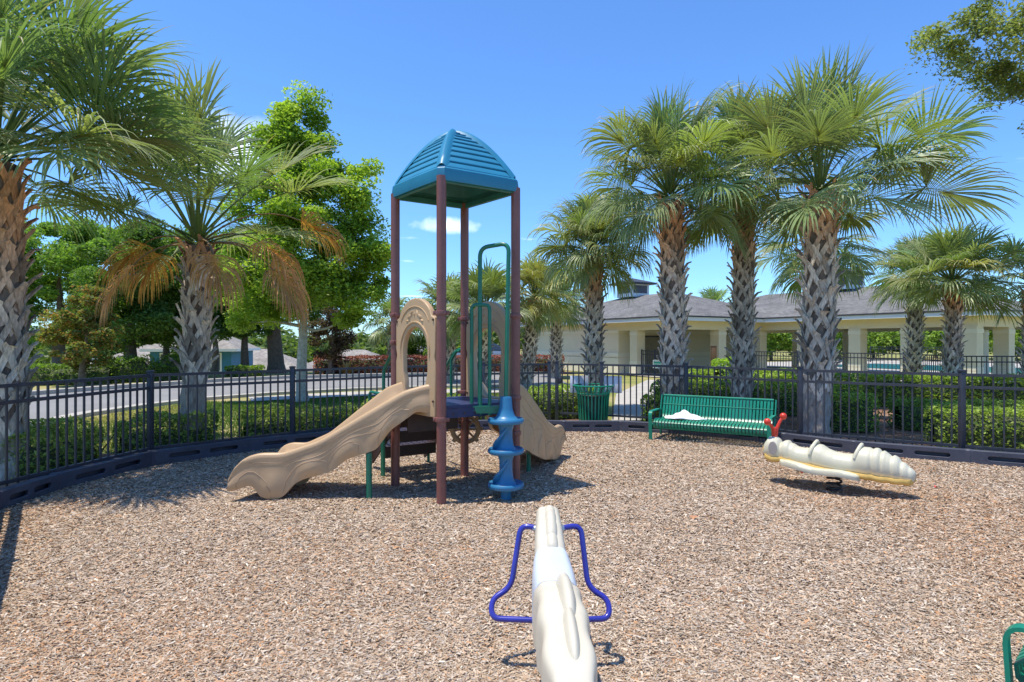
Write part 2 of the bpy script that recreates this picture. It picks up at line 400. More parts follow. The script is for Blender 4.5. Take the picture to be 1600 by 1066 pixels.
# concrete walk from the road's near side towards the pavilion
sheet('pavement', [(-7.2, 16.6), (-5.0, 18.3), (-2.2, 19.4), (2, 19.9), (2.2, 18.4), (-2.0, 17.9), (-4.6, 16.8), (-6.6, 15.4)], .008, M_CONC)
sheet('path', [(1.9, 11.6), (2.7, 11.6), (4.2, 17), (7.2, 23.6), (5.4, 24.2), (3.0, 17.5)], .012, M_CONC)
# enclosure outline: border timbers (bottom edge on the mulch) and fence posts
bord_px = [(0, 803), (93, 770), (239, 730), (393, 708), (512, 695), (615, 685), (703, 676), (795, 674), (882, 676), (969, 676), (1056, 681), (1140, 689), (1223, 698), (1334, 712), (1514, 728)]
bord = [Vector((-2.86, 3.24, 0)), Vector((-3.62, 4.20, 0))] + [G(x, y) for x, y in bord_px]
bord += [bord[-1] + Vector((1.05, -.62, 0)), bord[-1] + Vector((2.0, -1.4, 0))]
inner = [(p.x, p.y) for p in bord] + [(8, 5), (7, -2), (-5, -2)]
sheet('mulch', inner, .0, M_MULCH)
# planting beds
sheet('flower_bed', [(3.0, 9.8), (2.4, 12.5), (3.4, 15.2), (8, 15.4), (13, 14.2), (14, 9), (10, 5), (7.4, 5.4), (5.0, 8.6)], -.008, M_BED)
sheet('flower_bed', [(.2, 11.4), (.2, 13.6), (1.9, 13.6), (1.9, 11.4)], -.007, M_BED)
sheet('flower_bed', [(-8.8, 24.9 + .6), (-5.9, 27.3), (0, 28.6), (3, 28.9), (3, 31), (-4, 30.6), (-9.5, 28)], .003, M_REDBED)
sheet('flower_bed', [(-5.3, 6.2), (-4.95, 8.2), (-3.4, 9.3), (-2, 10.4), (-.6, 11.2), (-.8, 11.9), (-3, 10.7), (-4.6, 9.5), (-6.1, 7.4), (-6.2, 6)], -.007, M_BED)

# ------------------------------------------------------------------ wood chips
rs = np.random.RandomState(4)
def point_in(poly, x, y):
    ins = np.zeros(len(x), bool); n = len(poly); j = n - 1
    for i in range(n):
        xi, yi = poly[i][0], poly[i][1]; xj, yj = poly[j][0], poly[j][1]
        c = ((yi > y) != (yj > y)) & (x < (xj - xi) * (y - yi) / (yj - yi + 1e-12) + xi)
        ins ^= c; j = i
    return ins
def vnoise(x, y, s, seed=0):             # cheap smooth noise
    r = np.random.RandomState(seed); o = np.zeros_like(x)
    for k in range(6):
        a = r.rand() * 6.28; f = s * (0.6 + 1.2 * r.rand()); ph = r.rand() * 6.28
        o += np.sin((x * math.cos(a) + y * math.sin(a)) * f + ph + 1.3 * np.sin((x * math.sin(a) - y * math.cos(a)) * f * .7 + ph))
    return o / 6
NCH = 1500000
yy = 2.2 + 10.0 * rs.rand(NCH) ** 1.55
xx = (rs.rand(NCH) * 2 - 1) * (yy * .90 + .5)
ok = point_in([(p[0], p[1]) for p in inner], xx, yy); xx, yy = xx[ok], yy[ok]; n = len(xx)
Lc = rs.gamma(2.6, .0043, n) + .0055; Wc = Lc * (.18 + .24 * rs.rand(n)); grow = 1 + .13 * np.clip(yy - 2.8, 0, 8); Lc *= grow; Wc *= grow; bigc = rs.rand(n) < .002; Lc[bigc] *= 1.7; Wc[bigc] *= 2.0; Lc = np.minimum(Lc, .042); Wc = np.minimum(Wc, .014)
az = rs.rand(n) * 6.283; el = rs.randn(n) * .2; ro = rs.randn(n) * .33
a = np.stack([np.cos(az) * np.cos(el), np.sin(az) * np.cos(el), np.sin(el)], 1)
b0 = np.stack([-np.sin(az), np.cos(az), np.zeros(n)], 1); c0 = np.cross(a, b0)
b = b0 * np.cos(ro)[:, None] + c0 * np.sin(ro)[:, None]
z = .006 + .015 * rs.rand(n) + .020 * vnoise(xx, yy, 1.6, 3) + .008 * vnoise(xx, yy, 7, 5) + .01
for (hx, hy, hr) in ((-2.75, 6.0, .5), (.8, 8.2, .5), (3.2, 6.2, .6), (.19, 2.6, .55), (1.9, 8.7, .5)): z -= .028 * np.exp(-((xx - hx) ** 2 + (yy - hy) ** 2) / hr ** 2)   # worn hollows
z = np.maximum(z, .004)
Pc = np.stack([xx, yy, z], 1)
La, Wb = a * (Lc / 2)[:, None], b * (Wc / 2)[:, None]
tp = (.5 + .5 * rs.rand(n))[:, None]
V = np.stack([Pc - La - Wb * tp, Pc + La * .9 - Wb * .6, Pc + La + Wb * tp, Pc - La + Wb], 1).reshape(-1, 3)
Fc = np.arange(n)[:, None] * 4 + np.array([0, 1, 2, 3])
pal = np.array([(.50, .38, .275), (.45, .315, .21), (.37, .245, .155), (.46, .38, .31), (.45, .235, .115), (.20, .13, .09), (.62, .52, .41), (.32, .27, .23)])
org = smooth((vnoise(xx, yy, 1.1, 9) + .04) * 2.2)
pr = np.array([.22, .22, .13, .17, .05, .07, .08, .06]); k1 = rs.choice(8, n, p=pr / pr.sum())
pr2 = np.array([.14, .22, .2, .06, .24, .08, .04, .02]); k2 = rs.choice(8, n, p=pr2 / pr2.sum())
kk = np.where(rs.rand(n) < org * .85, k2, k1)
Cc = pal[kk] * np.array([1.09, 1.115, 1.11]) * (.8 + .4 * rs.rand(n, 1)); Cc = Cc * .86 + .14 * Cc.mean(0); Cc = np.repeat(np.clip(Cc, 0, 1), 4, 0)
place('wood_chips', V, Fc, M_CHIP, C=Cc, kind='stuff', label='loose tan and orange wood chips covering the play area floor', cat='wood chips')

# ------------------------------------------------------------------ grass
def blades(name, poly, n, h, seed, cols, label, zf=0):
    r = np.random.RandomState(seed); P_ = np.array(poly); lo, hi = P_.min(0), P_.max(0)
    x = lo[0] + r.rand(n) * (hi[0] - lo[0]); y = lo[1] + r.rand(n) * (hi[1] - lo[1]); k = point_in(poly, x, y); x, y = x[k], y[k]; n = len(x)
    az = r.rand(n) * 6.28; hh = h * (.5 + r.rand(n)); wd = .006 + .006 * r.rand(n); lean = hh * (r.randn(n) * .45)
    p = np.stack([x, y, np.full(n, zf - .02)], 1); s = np.stack([np.cos(az), np.sin(az), 0 * az], 1); t = np.stack([-np.sin(az) * lean, np.cos(az) * lean, hh], 1)
    V = np.stack([p - s * wd[:, None], p + s * wd[:, None], p + t], 1).reshape(-1, 3)
    dry = smooth(vnoise(x, y, .8, seed) * 1.5 + .5)[:, None]
    c = (np.array(cols[0]) * (1 - dry) + np.array(cols[1]) * dry) * (.7 + .6 * r.rand(n, 1))
    place(name, V, (np.arange(n)[:, None] * 3 + np.array([0, 1, 2])), M_LEAF, C=np.repeat(c, 3, 0), kind='stuff', label=label, cat='grass')
blades('grass', [(-8.3, 5), (-8.4, 13), (-7.9, 15.6), (-6.6, 15.2), (-4.6, 16.6), (-2, 17.7), (0, 17.9), (0, 12), (-3, 10.8), (-4.6, 9.6), (-6.2, 7.5), (-6.2, 5)], 90000, .05, 5, [(.10, .17, .03), (.40, .36, .14)], 'thin yellow green lawn between the left shrubs and the road')
blades('grass', [(3.6, 15.4), (8, 15.6), (13.2, 14.4), (14, 12), (22, 11), (22, 20), (14, 21), (7, 23)], 60000, .05, 6, [(.10, .18, .03), (.30, .32, .10)], 'green lawn between the hedges and the pavilion')

# ------------------------------------------------------------------ foliage
def leaves(Pt, rng, L, W, up=.6, col_a=(.06, .11, .03), col_b=(.12, .2, .05), cvar=.3, extra=None, efrac=0, cj=None):
    n = len(Pt)
    a = rng.randn(n, 3); a[:, 2] *= .6; a /= np.linalg.norm(a, axis=1)[:, None] + 1e-9
    u = rng.randn(n, 3) * .8; u[:, 2] = np.abs(u[:, 2]) + up
    b = np.cross(u, a); b /= np.linalg.norm(b, axis=1)[:, None] + 1e-9
    c = np.cross(a, b)
    l = L * (.6 + .8 * rng.rand(n))[:, None]; w_ = W * (.7 + .6 * rng.rand(n))[:, None]
    V = np.stack([Pt - a * l / 2, Pt + b * w_ / 2 + c * w_ * .12, Pt + a * l / 2 - c * l * .1, Pt - b * w_ / 2 + c * w_ * .12], 1).reshape(-1, 3)
    t = rng.rand(n, 1) if cj is None else np.clip(cj[:, None] + .35 * (rng.rand(n, 1) - .5), 0, 1)
    C = np.array(col_a) * (1 - t) + np.array(col_b) * t
    C = np.array([1.42, 1.36, 1.2]) * C * (1 + cvar * (rng.rand(n, 1) * 2 - 1))
    if extra is not None:
        m = rng.rand(n) < efrac; C[m] = np.array(extra) * (.7 + .6 * rng.rand(m.sum(), 1))
    return V, np.arange(n)[:, None] * 4 + np.array([0, 1, 2, 3]), np.repeat(C, 4, 0)

def limb_path(rng, a, b, k=7, wob=.08):
    a = np.array(a, float); b = np.array(b, float); L = np.linalg.norm(b - a); out = []
    o1 = rng.randn(3) * wob * L; o2 = rng.randn(3) * wob * L * .5
    for i in range(k):
        t = i / (k - 1); out.append(a + (b - a) * t + o1 * math.sin(math.pi * t) + o2 * math.sin(2 * math.pi * t) + np.array([0, 0, .10 * L * math.sin(math.pi * t) * t]))
    return out
def tree(name, base, trunk_r, fork, blobs, nleaf, L, W, ca, cb, label, cat='tree', group=None, seed=1, bark=None, clumps=70, cr=.35, extra=None, efrac=0, lean=(0, 0), up=.6, parts=True):
    """blobs: (x, y, z, rx, ry, rz) relative to the base; clumps of leaves at limb tips inside them"""
    rng = np.random.RandomState(seed); base = np.array(base, float)
    e = empty(name, tuple(base), label=label, cat=cat, group=group)
    bl = np.array(blobs, float); vol = (bl[:, 3] * bl[:, 4] * bl[:, 5]) ** .7; pk = rng.choice(len(bl), clumps, p=vol / vol.sum())
    d = rng.randn(clumps, 3); d /= np.linalg.norm(d, axis=1)[:, None]
    rad = .45 + .55 * rng.rand(clumps) ** .5
    cc = bl[pk, :3] + d * bl[pk, 3:] * rad[:, None]
    tr = MB(); f = np.array([lean[0], lean[1], fork])
    pts = limb_path(rng, (0, 0, -.1), f, 8, .02); rr = [trunk_r * (1.25 if i == 0 else 1 - .45 * i / 7) for i in range(8)]
    tr.tube(pts, rr, 12)
    order = np.argsort(cc[:, 2]); nodes = [(f, trunk_r * .55)]
    top = bl[:, 2].max()
    lead = f + np.array([0.05, 0, max(.2, top - fork) * .9]); lp = limb_path(rng, f, lead, 7, .05); lr = [trunk_r * .55 * (1 - .8 * i / 6) for i in range(7)]
    tr.tube(lp, lr, 8); nodes = [(lp[i], lr[i]) for i in range(7)] + [(pts[i], rr[i] * .7) for i in (5, 6)]
    for i in order:
        c_ = cc[i]
        if c_[2] < fork * .6 and rng.rand() < .5: continue
        ds = [np.linalg.norm((q[0] - c_) * np.array([1, 1, 1.4])) + (0 if q[0][2] < c_[2] + .1 else 2) for q in nodes]
        j = int(np.argmin(ds)); q = nodes[j]
        r0 = min(q[1] * .7, .03 + .03 * np.linalg.norm(c_ - q[0])); r0 = max(r0, .008)
        lpz = limb_path(rng, q[0], c_, 5, .1); tr.tube(lpz, [r0 * (1 - .75 * k / 4) for k in range(5)], 5)
        nodes.append((lpz[3], r0 * .5))
    tr.v = [tuple(np.array(v) + base) for v in tr.v]
    tr.build('trunk', bark or M_TRUNK, e)
    per = rng.gamma(4, .25, clumps); per = np.maximum(1, (per / per.sum() * nleaf)).astype(int)
    PP = []; cj = []
    for i in range(clumps):
        m = per[i]; g = rng.randn(m, 3); g /= np.linalg.norm(g, axis=1)[:, None] + 1e-9; g *= (rng.rand(m, 1) ** .45)
        s = cr * (.6 + .8 * rng.rand()); PP.append(cc[i] + g * np.array([s, s, s * .7])); cj += [np.full(m, rng.rand())]
    PP = np.concatenate(PP) + base; cj = np.concatenate(cj)
    V, Fc, C = leaves(PP, rng, L, W, up, ca, cb, .3, extra, efrac, cj)
    place('crown', V, Fc, M_LEAF, e, C)
    return e

def hedge(name, pts, width, h, dens, L, W, ca, cb, label, group=None, seed=1, rough=.08, z0=0, extra=None, efrac=0, cat='hedge', gap=0, coreh=.9):
    """a clipped or loose row of shrubs along a line: twiggy core and a shell of leaves"""
    rng = np.random.RandomState(seed); L_ = [np.array([p[0], p[1]], float) for p in pts]
    seg = [np.linalg.norm(L_[i + 1] - L_[i]) for i in range(len(L_) - 1)]; T = sum(seg)
    def at(s):
        i = np.zeros(len(s), int); ac = np.concatenate([[0], np.cumsum(seg)]); i = np.clip(np.searchsorted(ac, s, side='right') - 1, 0, len(seg) - 1)
        A = np.array(L_)[i]; B = np.array(L_)[i + 1]; t = ((s - ac[i]) / np.array(seg)[i])[:, None]
        d = (B - A) / np.linalg.norm(B - A, axis=1)[:, None]
        return A + (B - A) * t, np.stack([-d[:, 1], d[:, 0]], 1)
    n = int(dens * T * (2 * h + width)); s = rng.rand(n) * T
    q = rng.rand(n) * (2 * h + width)                       # around the section: side, top, side
    inset = rng.gamma(1.3, .035, n)
    off = np.where(q < h, -width / 2 + inset, np.where(q < h + width, q - h - width / 2, width / 2 - inset))
    zz = np.where(q < h, q, np.where(q < h + width, h - inset, 2 * h + width - q))
    cxy, nn = at(s)
    lump = vnoise(s * 1.0, off * 2 + zz, 4.5, seed) * rough + vnoise(s, zz, 13, seed + 1) * rough * .6
    gapm = 1 - gap * smooth(vnoise(s, s * 0, 2.4, seed + 2) * 2)
    edge = np.minimum(np.minimum(s, T - s) / .18, 1) ** .5   # rounded ends
    zz = zz * gapm * (1 + lump / h); off = off * edge * (1 + lump * 1.5 / width)
    zz = np.minimum(zz, h * (.55 + .45 * edge) * 1.15)
    Pt = np.concatenate([cxy + nn * off[:, None], (z0 + np.maximum(zz, .03))[:, None]], 1)
    V, Fc, C = leaves(Pt, rng, L, W, .5, ca, cb, .3, extra, efrac)
    mid, _ = at(np.array([T / 2])); e = empty(name, (mid[0, 0], mid[0, 1], z0), label=label, cat=cat, group=group)
    place('foliage', V, Fc, M_LEAF, e, C)
    # twigs: thin stems rising through the row plus a lumpy inner mass
    tw = MB(); k = max(4, int(T * 7))
    for s_ in np.linspace(.05, T - .05, k):
        c_, n_ = at(np.array([s_])); c_ = c_[0]; n_ = n_[0]
        for _ in range(2):
            o = rng.randn(2) * width * .18; tw.tube([(c_[0], c_[1], z0 - .02), (c_[0] + o[0] * .5, c_[1] + o[1] * .5, z0 + h * .4), (c_[0] + o[0], c_[1] + o[1], z0 + h * .85)], [.012, .008, .003], 4)
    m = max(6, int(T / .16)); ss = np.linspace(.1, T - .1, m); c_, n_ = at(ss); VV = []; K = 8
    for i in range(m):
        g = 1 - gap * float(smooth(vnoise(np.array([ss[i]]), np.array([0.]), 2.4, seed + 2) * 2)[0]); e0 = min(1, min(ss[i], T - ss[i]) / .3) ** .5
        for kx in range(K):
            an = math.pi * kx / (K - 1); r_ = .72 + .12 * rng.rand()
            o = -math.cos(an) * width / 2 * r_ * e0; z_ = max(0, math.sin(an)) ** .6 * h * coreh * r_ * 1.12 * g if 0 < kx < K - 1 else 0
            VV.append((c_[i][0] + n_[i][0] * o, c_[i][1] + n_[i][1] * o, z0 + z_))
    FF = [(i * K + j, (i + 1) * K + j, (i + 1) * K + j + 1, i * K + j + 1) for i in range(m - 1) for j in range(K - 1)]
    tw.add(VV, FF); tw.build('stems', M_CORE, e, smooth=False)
    return e

# ---- palms
def unit(v): return v / (np.linalg.norm(v) + 1e-9)
def fan_leaf(rng, o, az, el, plen, rad, droop, nl=40, dead=False, tipb=.12, spread=None, folds=.45, bendp=.22):
    """one costapalmate leaf: petiole and a folded fan of long split segments"""
    V = []; Fq = []; C = []
    d = np.array([math.cos(az) * math.cos(el), math.sin(az) * math.cos(el), math.sin(el)])
    g = np.array([0, 0, -1.0]); p = np.array(o, float); K = 7; path = [p.copy()]
    t = d.copy()
    for i in range(K):
        t = unit(t + g * bendp / K * (1 + 1.0 * i / K)); p = p + t * plen / K; path.append(p.copy())
    side = np.cross(t, np.array([0, 0, 1.0]));
    if np.linalg.norm(side) < .1: side = np.array([1, 0, 0.])
    side = unit(side); tw = rng.randn() * .35; up = np.cross(side, t); side = side * math.cos(tw) + up * math.sin(tw); up = np.cross(side, t)
    pc = np.array([.16, .22, .07]) if not dead else np.array([.30, .2, .1])
    for i, q in enumerate(path):
        tt = unit(path[min(i + 1, K)] - path[max(i - 1, 0)]); s0 = unit(np.cross(tt, np.array([.01, .02, 1.0]))); u0 = np.cross(s0, tt)
        w_ = .030 * (1 - .5 * i / K); V += [q - s0 * w_, q + u0 * w_ * .5, q + s0 * w_, q - u0 * w_ * .6]; C += [pc] * 4
        if i:
            a = (i - 1) * 4
            for k in range(4): Fq.append((a + k, a + (k + 1) % 4, a + 4 + (k + 1) % 4, a + 4 + k))
    H = path[-1]; spr = R(spread if spread else 118 + 20 * rng.rand())
    if dead:
        gc = np.array([.66, .33, .12]) * (.75 + .5 * rng.rand()); 
    else:
        gc = np.array([.285, .335, .155]) * (.78 + .45 * rng.rand()); gc = gc * np.array([1 + .07 * rng.randn(), 1, 1 + .12 * rng.randn()])
    dph = 2 * spr / nl; S = 6
    fr = [0, .25, .48, .68, .85, 1.0]
    for j in range(nl):
        ph = -spr + (j + .5) * dph; cph = math.cos(ph)
        b0 = H + t * rad * .28 * max(0, cph) ** 1.2 + g * rad * .05 * max(0, cph)
        d0 = unit(t * cph + side * math.sin(ph) + up * (folds * abs(math.sin(ph)) * .8 - .05 + .05 * rng.randn()))
        Ln = rad * (.72 + .20 * max(-.3, cph)) * (.9 + .2 * rng.rand()); dr = droop * (.7 + .6 * rng.rand()); kink = .5 + .3 * rng.rand()
        tip_d = rng.rand() < tipb
        nrm = unit(np.cross(d0, unit(np.cross(up, d0)))); q = b0.copy(); dd = d0.copy(); base = len(V)
        cs = gc * (.8 + .4 * rng.rand())
        for i in range(S):
            if i:
                f = fr[i]; st = Ln * (fr[i] - fr[i - 1]); bend = dr * (.16 if f < .5 else .55 + 1.9 * max(0, f - kink))
                dd = unit(dd + g * bend * .55 + rng.randn(3) * .02); q = q + dd * st
            sd = unit(np.cross(dd, up + .001)); r_ = Ln * fr[i]
            wfull = max(.006, math.tan(dph / 2) * (r_ + .02) * 1.12); f = fr[i]
            w_ = wfull if f < .49 else max(.0012, (math.tan(dph / 2) * 1.12 * (Ln * .48 + .02)) * max(0, 1 - (f - .48) / .52) ** .8)
            if f > .42: w_ = max(w_, .0015)
            nn = unit(np.cross(sd, dd)); ct = cs
            if tip_d and i >= 4: ct = np.array([.42, .33, .18])
            if i == 0: ct = cs * np.array([1.3, 1.2, .8])
            V += [q - sd * w_, q + nn * w_ * .55, q + sd * w_]; C += [ct * .92, ct * 1.05, ct * .92]
            if i:
                a = base + (i - 1) * 3; Fq += [(a, a + 1, a + 4, a + 3), (a + 1, a + 2, a + 5, a + 4)]
    return np.array(V), np.array(Fq), np.array(C)

def palm_trunk(rng, base, top, r0, r1, z_boot, boot, e, red=.25, step=.125, around=5, low_smooth=True, out=.10):
    base = np.array(base, float); top = np.array(top, float); H = top[2] - base[2]
    V = []; Fq = []; C = []
    def cen(t): return base + (top - base) * t + np.array([math.sin(t * 2.2) * .03, 0, 0])
    K = 26; n = 16
    for i in range(K):
        t = i / (K - 1); r = r0 + (r1 - r0) * t; r *= 1 + .28 * math.exp(-t * H / .22)
        c = cen(t)
        for k in range(n):
            a = 2 * math.pi * k / n; rr = r * (1 + .05 * rng.randn() * (1 if 0 < i else 0)); V.append((c[0] + rr * math.cos(a), c[1] + rr * math.sin(a), c[2] - (.06 if i == 0 else 0)))
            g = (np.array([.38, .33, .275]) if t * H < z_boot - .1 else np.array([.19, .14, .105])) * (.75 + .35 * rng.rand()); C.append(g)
        if i:
            for k in range(n):
                l = (k + 1) % n; Fq.append(((i - 1) * n + k, (i - 1) * n + l, i * n + l, i * n + k))
    z = z_boot; row = 0
    while z < H + .05:
        t = min(z / H, 1.04); r = r0 + (r1 - r0) * min(t, 1); c = cen(t)
        redness = smooth(np.array([(t - (1 - red)) / red * 1.2]))[0]
        for k in range(around):
            th = 2 * math.pi * (k + .5 * (row % 2)) / around + row * .13 + rng.randn() * .06
            zz = z + rng.randn() * .018; hh = .23 * boot * (.85 + .3 * rng.rand()); wd = .027 * boot * (.8 + .4 * rng.rand())
            dth = math.pi / around * 1.15; ex = out * .9 * boot * (.35 + 1.0 * rng.rand())
            gr = np.array([.62, .53, .43]) * (.65 + .5 * rng.rand()); br = np.array([.52, .27, .14]) * (.65 + .7 * rng.rand())
            cc = gr * (1 - redness) + br * redness
            if rng.rand() < .12: cc = cc * .5
            for sgn in (-1, 1):
                st = []
                for (f, ang, rad_, dz) in ((0, sgn * dth, 0.004, -hh), (1, sgn * dth * .55, .022, -hh * .5), (2, sgn * dth * .10, .040 + .012 * (sgn > 0), -.01), (3, -sgn * dth * .12, .045 + ex * .55, hh * .28), (4, -sgn * dth * .22, .05 + ex, hh * .42 + .02 * rng.randn())):
                    if f == 4 and sgn < 0 and rng.rand() < .4: continue
                    aa = th + ang; er = np.array([math.cos(aa), math.sin(aa), 0]); et = np.array([-math.sin(aa), math.cos(aa), 0])
                    w_ = wd * (1.0, 1.05, 1.0, .75, .5)[f]; pp = c + er * (r + rad_) + np.array([0, 0, zz - z + dz])
                    wv = et * .75 + np.array([0, 0, 1]) * sgn * .5; wv = unit(wv) * w_
                    st.append((pp - wv, pp + wv, er))
                b0 = len(V)
                for (p0, p1, er) in st:
                    V += [tuple(p0), tuple(p1), tuple(p1 - er * .022), tuple(p0 - er * .022)]
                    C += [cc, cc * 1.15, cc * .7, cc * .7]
                for i in range(len(st) - 1):
                    a = b0 + i * 4
                    for q in range(4): Fq.append((a + q, a + (q + 1) % 4, a + 4 + (q + 1) % 4, a + 4 + q))
                a = b0 + (len(st) - 1) * 4; Fq.append((a, a + 1, a + 2, a + 3))
        z += step * boot; row += 1
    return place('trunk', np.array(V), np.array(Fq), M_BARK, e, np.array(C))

def palm(base, top, r0, r1, label, seed, nleaf=30, plen=1.0, rad=.9, droop=1.0, el_hi=80, el_lo=-35, boot=1.0, z_boot=.5, nl=40, group=None, extra=(), dead=(), name='cabbage_palm', skip=None, red=.25, tint=None, squeeze=1.1):
    rng = np.random.RandomState(seed)
    e = empty(name, tuple(base), label=label, cat='palm tree', group=group)
    palm_trunk(rng, base, top, r0, r1, z_boot, boot, e, red=red)
    Vs = []; Fs = []; Cs = []; b = 0; nl = int(nl * 1.35)
    top = np.array(top, float)
    specs = []
    for i in range(nleaf):
        t = (i + .5) / nleaf; el = R(el_hi + (el_lo - el_hi) * t ** (2.2 - squeeze) + rng.randn() * 6); az = i * 2.399963 + rng.randn() * .15 + seed
        specs.append((az, el, plen * (.75 + .35 * math.sin(math.pi * min(1, t * 1.15)) + .12 * rng.randn()), rad * (.8 + .25 * rng.rand()), droop * (.6 + .7 * t), top + np.array([.06 * math.cos(az), .06 * math.sin(az), .25 * (1 - t)])))
    for (a_, e_, p_, r_, d_) in extra: specs.append((R(a_), R(e_), p_, r_, d_, top + np.array([0, 0, .1])))
    for sp in specs:
        if skip and skip(sp[0] % (2 * math.pi), sp[1]): continue
        V, Fq, C = fan_leaf(rng, sp[5], sp[0], sp[1], sp[2], sp[3], sp[4], nl)
        if tint is not None: C = C * np.array(tint)
        Vs.append(V); Fs.append(Fq + b); Cs.append(C); b += len(V)
    place('crown', np.concatenate(Vs), np.concatenate(Fs), M_PALM, e, np.concatenate(Cs))
    for (a_, e_, p_, r_, d_) in dead:
        V, Fq, C = fan_leaf(rng, top, R(a_), R(e_), p_, r_, d_, nl, dead=True, spread=95, bendp=.9)
        place('dead_frond', V, Fq, M_PALM, e, C, label='withered brown drooping frond')
    return e

def px_palm(px, depth, crown_px, crown_py, **k):
    b = Vector(((px - 800) / F * depth, depth, 0)); t = P(crown_px, crown_py, depth); return dict(base=(b.x, b.y, 0), top=(t.x, t.y, t.z), **k)

palm(**px_palm(6, 6.7, -6, 255, r0=.19, r1=.17, label='tall palm at the left edge with reddish boots under a dark drooping crown', seed=3, nleaf=38, plen=1.05, rad=1.0, droop=.55, z_boot=.75, boot=1.25, red=.6, nl=42, el_lo=2,
     extra=[(5, 35, 1.0, 1.1, .5), (340, 15, 1.1, 1.1, .6), (350, 55, 1.1, 1.1, .4), (330, 4, 1.15, .9, .7), (18, 22, 1.35, 1.0, .5)], tint=(.85, .9, .9)))
palm(**px_palm(298, 8.8, 308, 385, r0=.165, r1=.145, label='sparse palm with withered brown fronds and a silvery grey lattice trunk behind the left fence', seed=8, nleaf=17, plen=1.1, rad=.9, droop=.4, el_hi=86, el_lo=10, z_boot=1.15, boot=1.15, red=.16,
     extra=[(10, 50, 1.45, .9, .35), (170, 50, 1.4, .95, .35), (88, 72, 1.4, .9, .3), (300, 66, 1.5, .9, .35), (355, 34, 1.5, .9, .4), (185, 30, 1.2, .95, .5), (200, 62, 1.45, .9, .35)],
     dead=[(178, 38, .85, .80, 2.2), (160, 30, .8, .75, 2.2), (20, 26, 1.1, .85, 2.2), (5, 40, .95, .85, 2.2), (350, 18, 1.35, .8, 2.4), (310, 22, .95, .75, 2.5), (215, 12, .9, .8, 2.4), (15, 50, 1.6, .8, 1.8)]))
palm(**px_palm(927, 13.2, 925, 400, r0=.155, r1=.14, label='shorter palm behind the green litter bin, first of the row right of the tower', seed=12, nleaf=46, plen=.52, rad=.82, droop=1.25, el_hi=88, el_lo=-25, z_boot=.35, boot=1.05, red=.4))
palm(**px_palm(1053, 11, 1046, 315, r0=.19, r1=.175, label='stout palm with a tall drooping crown rising behind the left half of the green bench', seed=17, nleaf=42, plen=.84, rad=.98, droop=1.0, el_hi=89, el_lo=-22, z_boot=.7, boot=1.15, red=.42, nl=44))
palm(**px_palm(1158, 12, 1160, 305, r0=.175, r1=.16, label='palm with a dark lattice trunk behind the right half of the green bench', seed=24, nleaf=38, plen=.98, rad=.98, droop=.9, el_hi=89, el_lo=-25, z_boot=.6, boot=1.1, red=.42))
palm(**px_palm(1272, 10, 1280, 305, r0=.215, r1=.205, label='biggest palm with the thickest shaggy trunk behind the bug shaped spring rider', seed=31, nleaf=29, plen=.88, rad=1.05, droop=.5, el_hi=88, el_lo=-8, z_boot=.9, boot=1.35, red=.3, nl=46,
     extra=[(2, 34, 1.95, 1.15, .4), (350, 8, 1.6, 1.1, .55), (12, 54, 1.4, 1.1, .3), (345, 24, 1.0, 1.0, .5)]))
palm(**px_palm(1292, 14.5, 1278, 395, r0=.16, r1=.15, label='palm half hidden behind the biggest palm, its crown showing at both sides of that trunk', seed=37, nleaf=36, plen=.7, rad=.85, droop=.8, z_boot=.5, nl=34))
palm(**px_palm(1427, 18, 1428, 440, r0=.17, r1=.155, label='palm with a pale white lattice trunk in front of the open pavilion', seed=41, nleaf=40, plen=.55, rad=.8, droop=.9, el_lo=-25, z_boot=.3, nl=32, red=.1))
palm(**px_palm(1486, 14.7, 1488, 448, r0=.145, r1=.135, label='palm with a brown necked trunk at the right, beside the black pool fence', seed=45, nleaf=40, plen=.62, rad=.85, droop=.75, z_boot=.35, nl=34, red=.3, el_lo=-15))
palm(**px_palm(820, 21, 835, 470, r0=.2, r1=.18, label='yellowing palm just right of the play tower at the building corner', seed=51, nleaf=42, plen=.7, rad=.9, droop=1.0, z_boot=.3, nl=26, tint=(1.3, 1.1, .85)))
palm(**px_palm(868, 26, 868, 475, r0=.2, r1=.18, label='distant palm between the yellowing palm and the shingled roof', seed=53, nleaf=42, plen=.7, rad=.9, droop=1.0, z_boot=.3, nl=24))
palm(**px_palm(752, 20, 758, 490, r0=.2, r1=.18, label='distant palm seen between the two right posts of the tower', seed=55, nleaf=42, plen=.7, rad=.9, droop=1.0, z_boot=.3, nl=26))
palm(**px_palm(700, 23, 702, 495, r0=.2, r1=.18, label='distant palm seen through the middle of the tower posts', seed=57, nleaf=42, plen=.7, rad=.9, droop=1.0, z_boot=.3, nl=26))
palm(**px_palm(612, 30, 612, 510, r0=.2, r1=.18, label='small far palm just left of the tower above the tan roofs', seed=59, nleaf=26, plen=.7, rad=.9, droop=1.5, z_boot=.3, nl=22))
palm(**px_palm(1115, 42, 1115, 490, r0=.2, r1=.18, label='far palm whose crown peeks over the roof between the two pavilion wings', seed=61, nleaf=24, plen=1.0, rad=1.0, droop=1.0, z_boot=.3, nl=20))
palm(**px_palm(1612, 15, 1612, 450, r0=.18, r1=.16, label='palm cut by the right edge of the picture, only some frond tips showing', seed=63, nleaf=24, plen=.6, rad=.7, droop=1.0, z_boot=.3, nl=28))

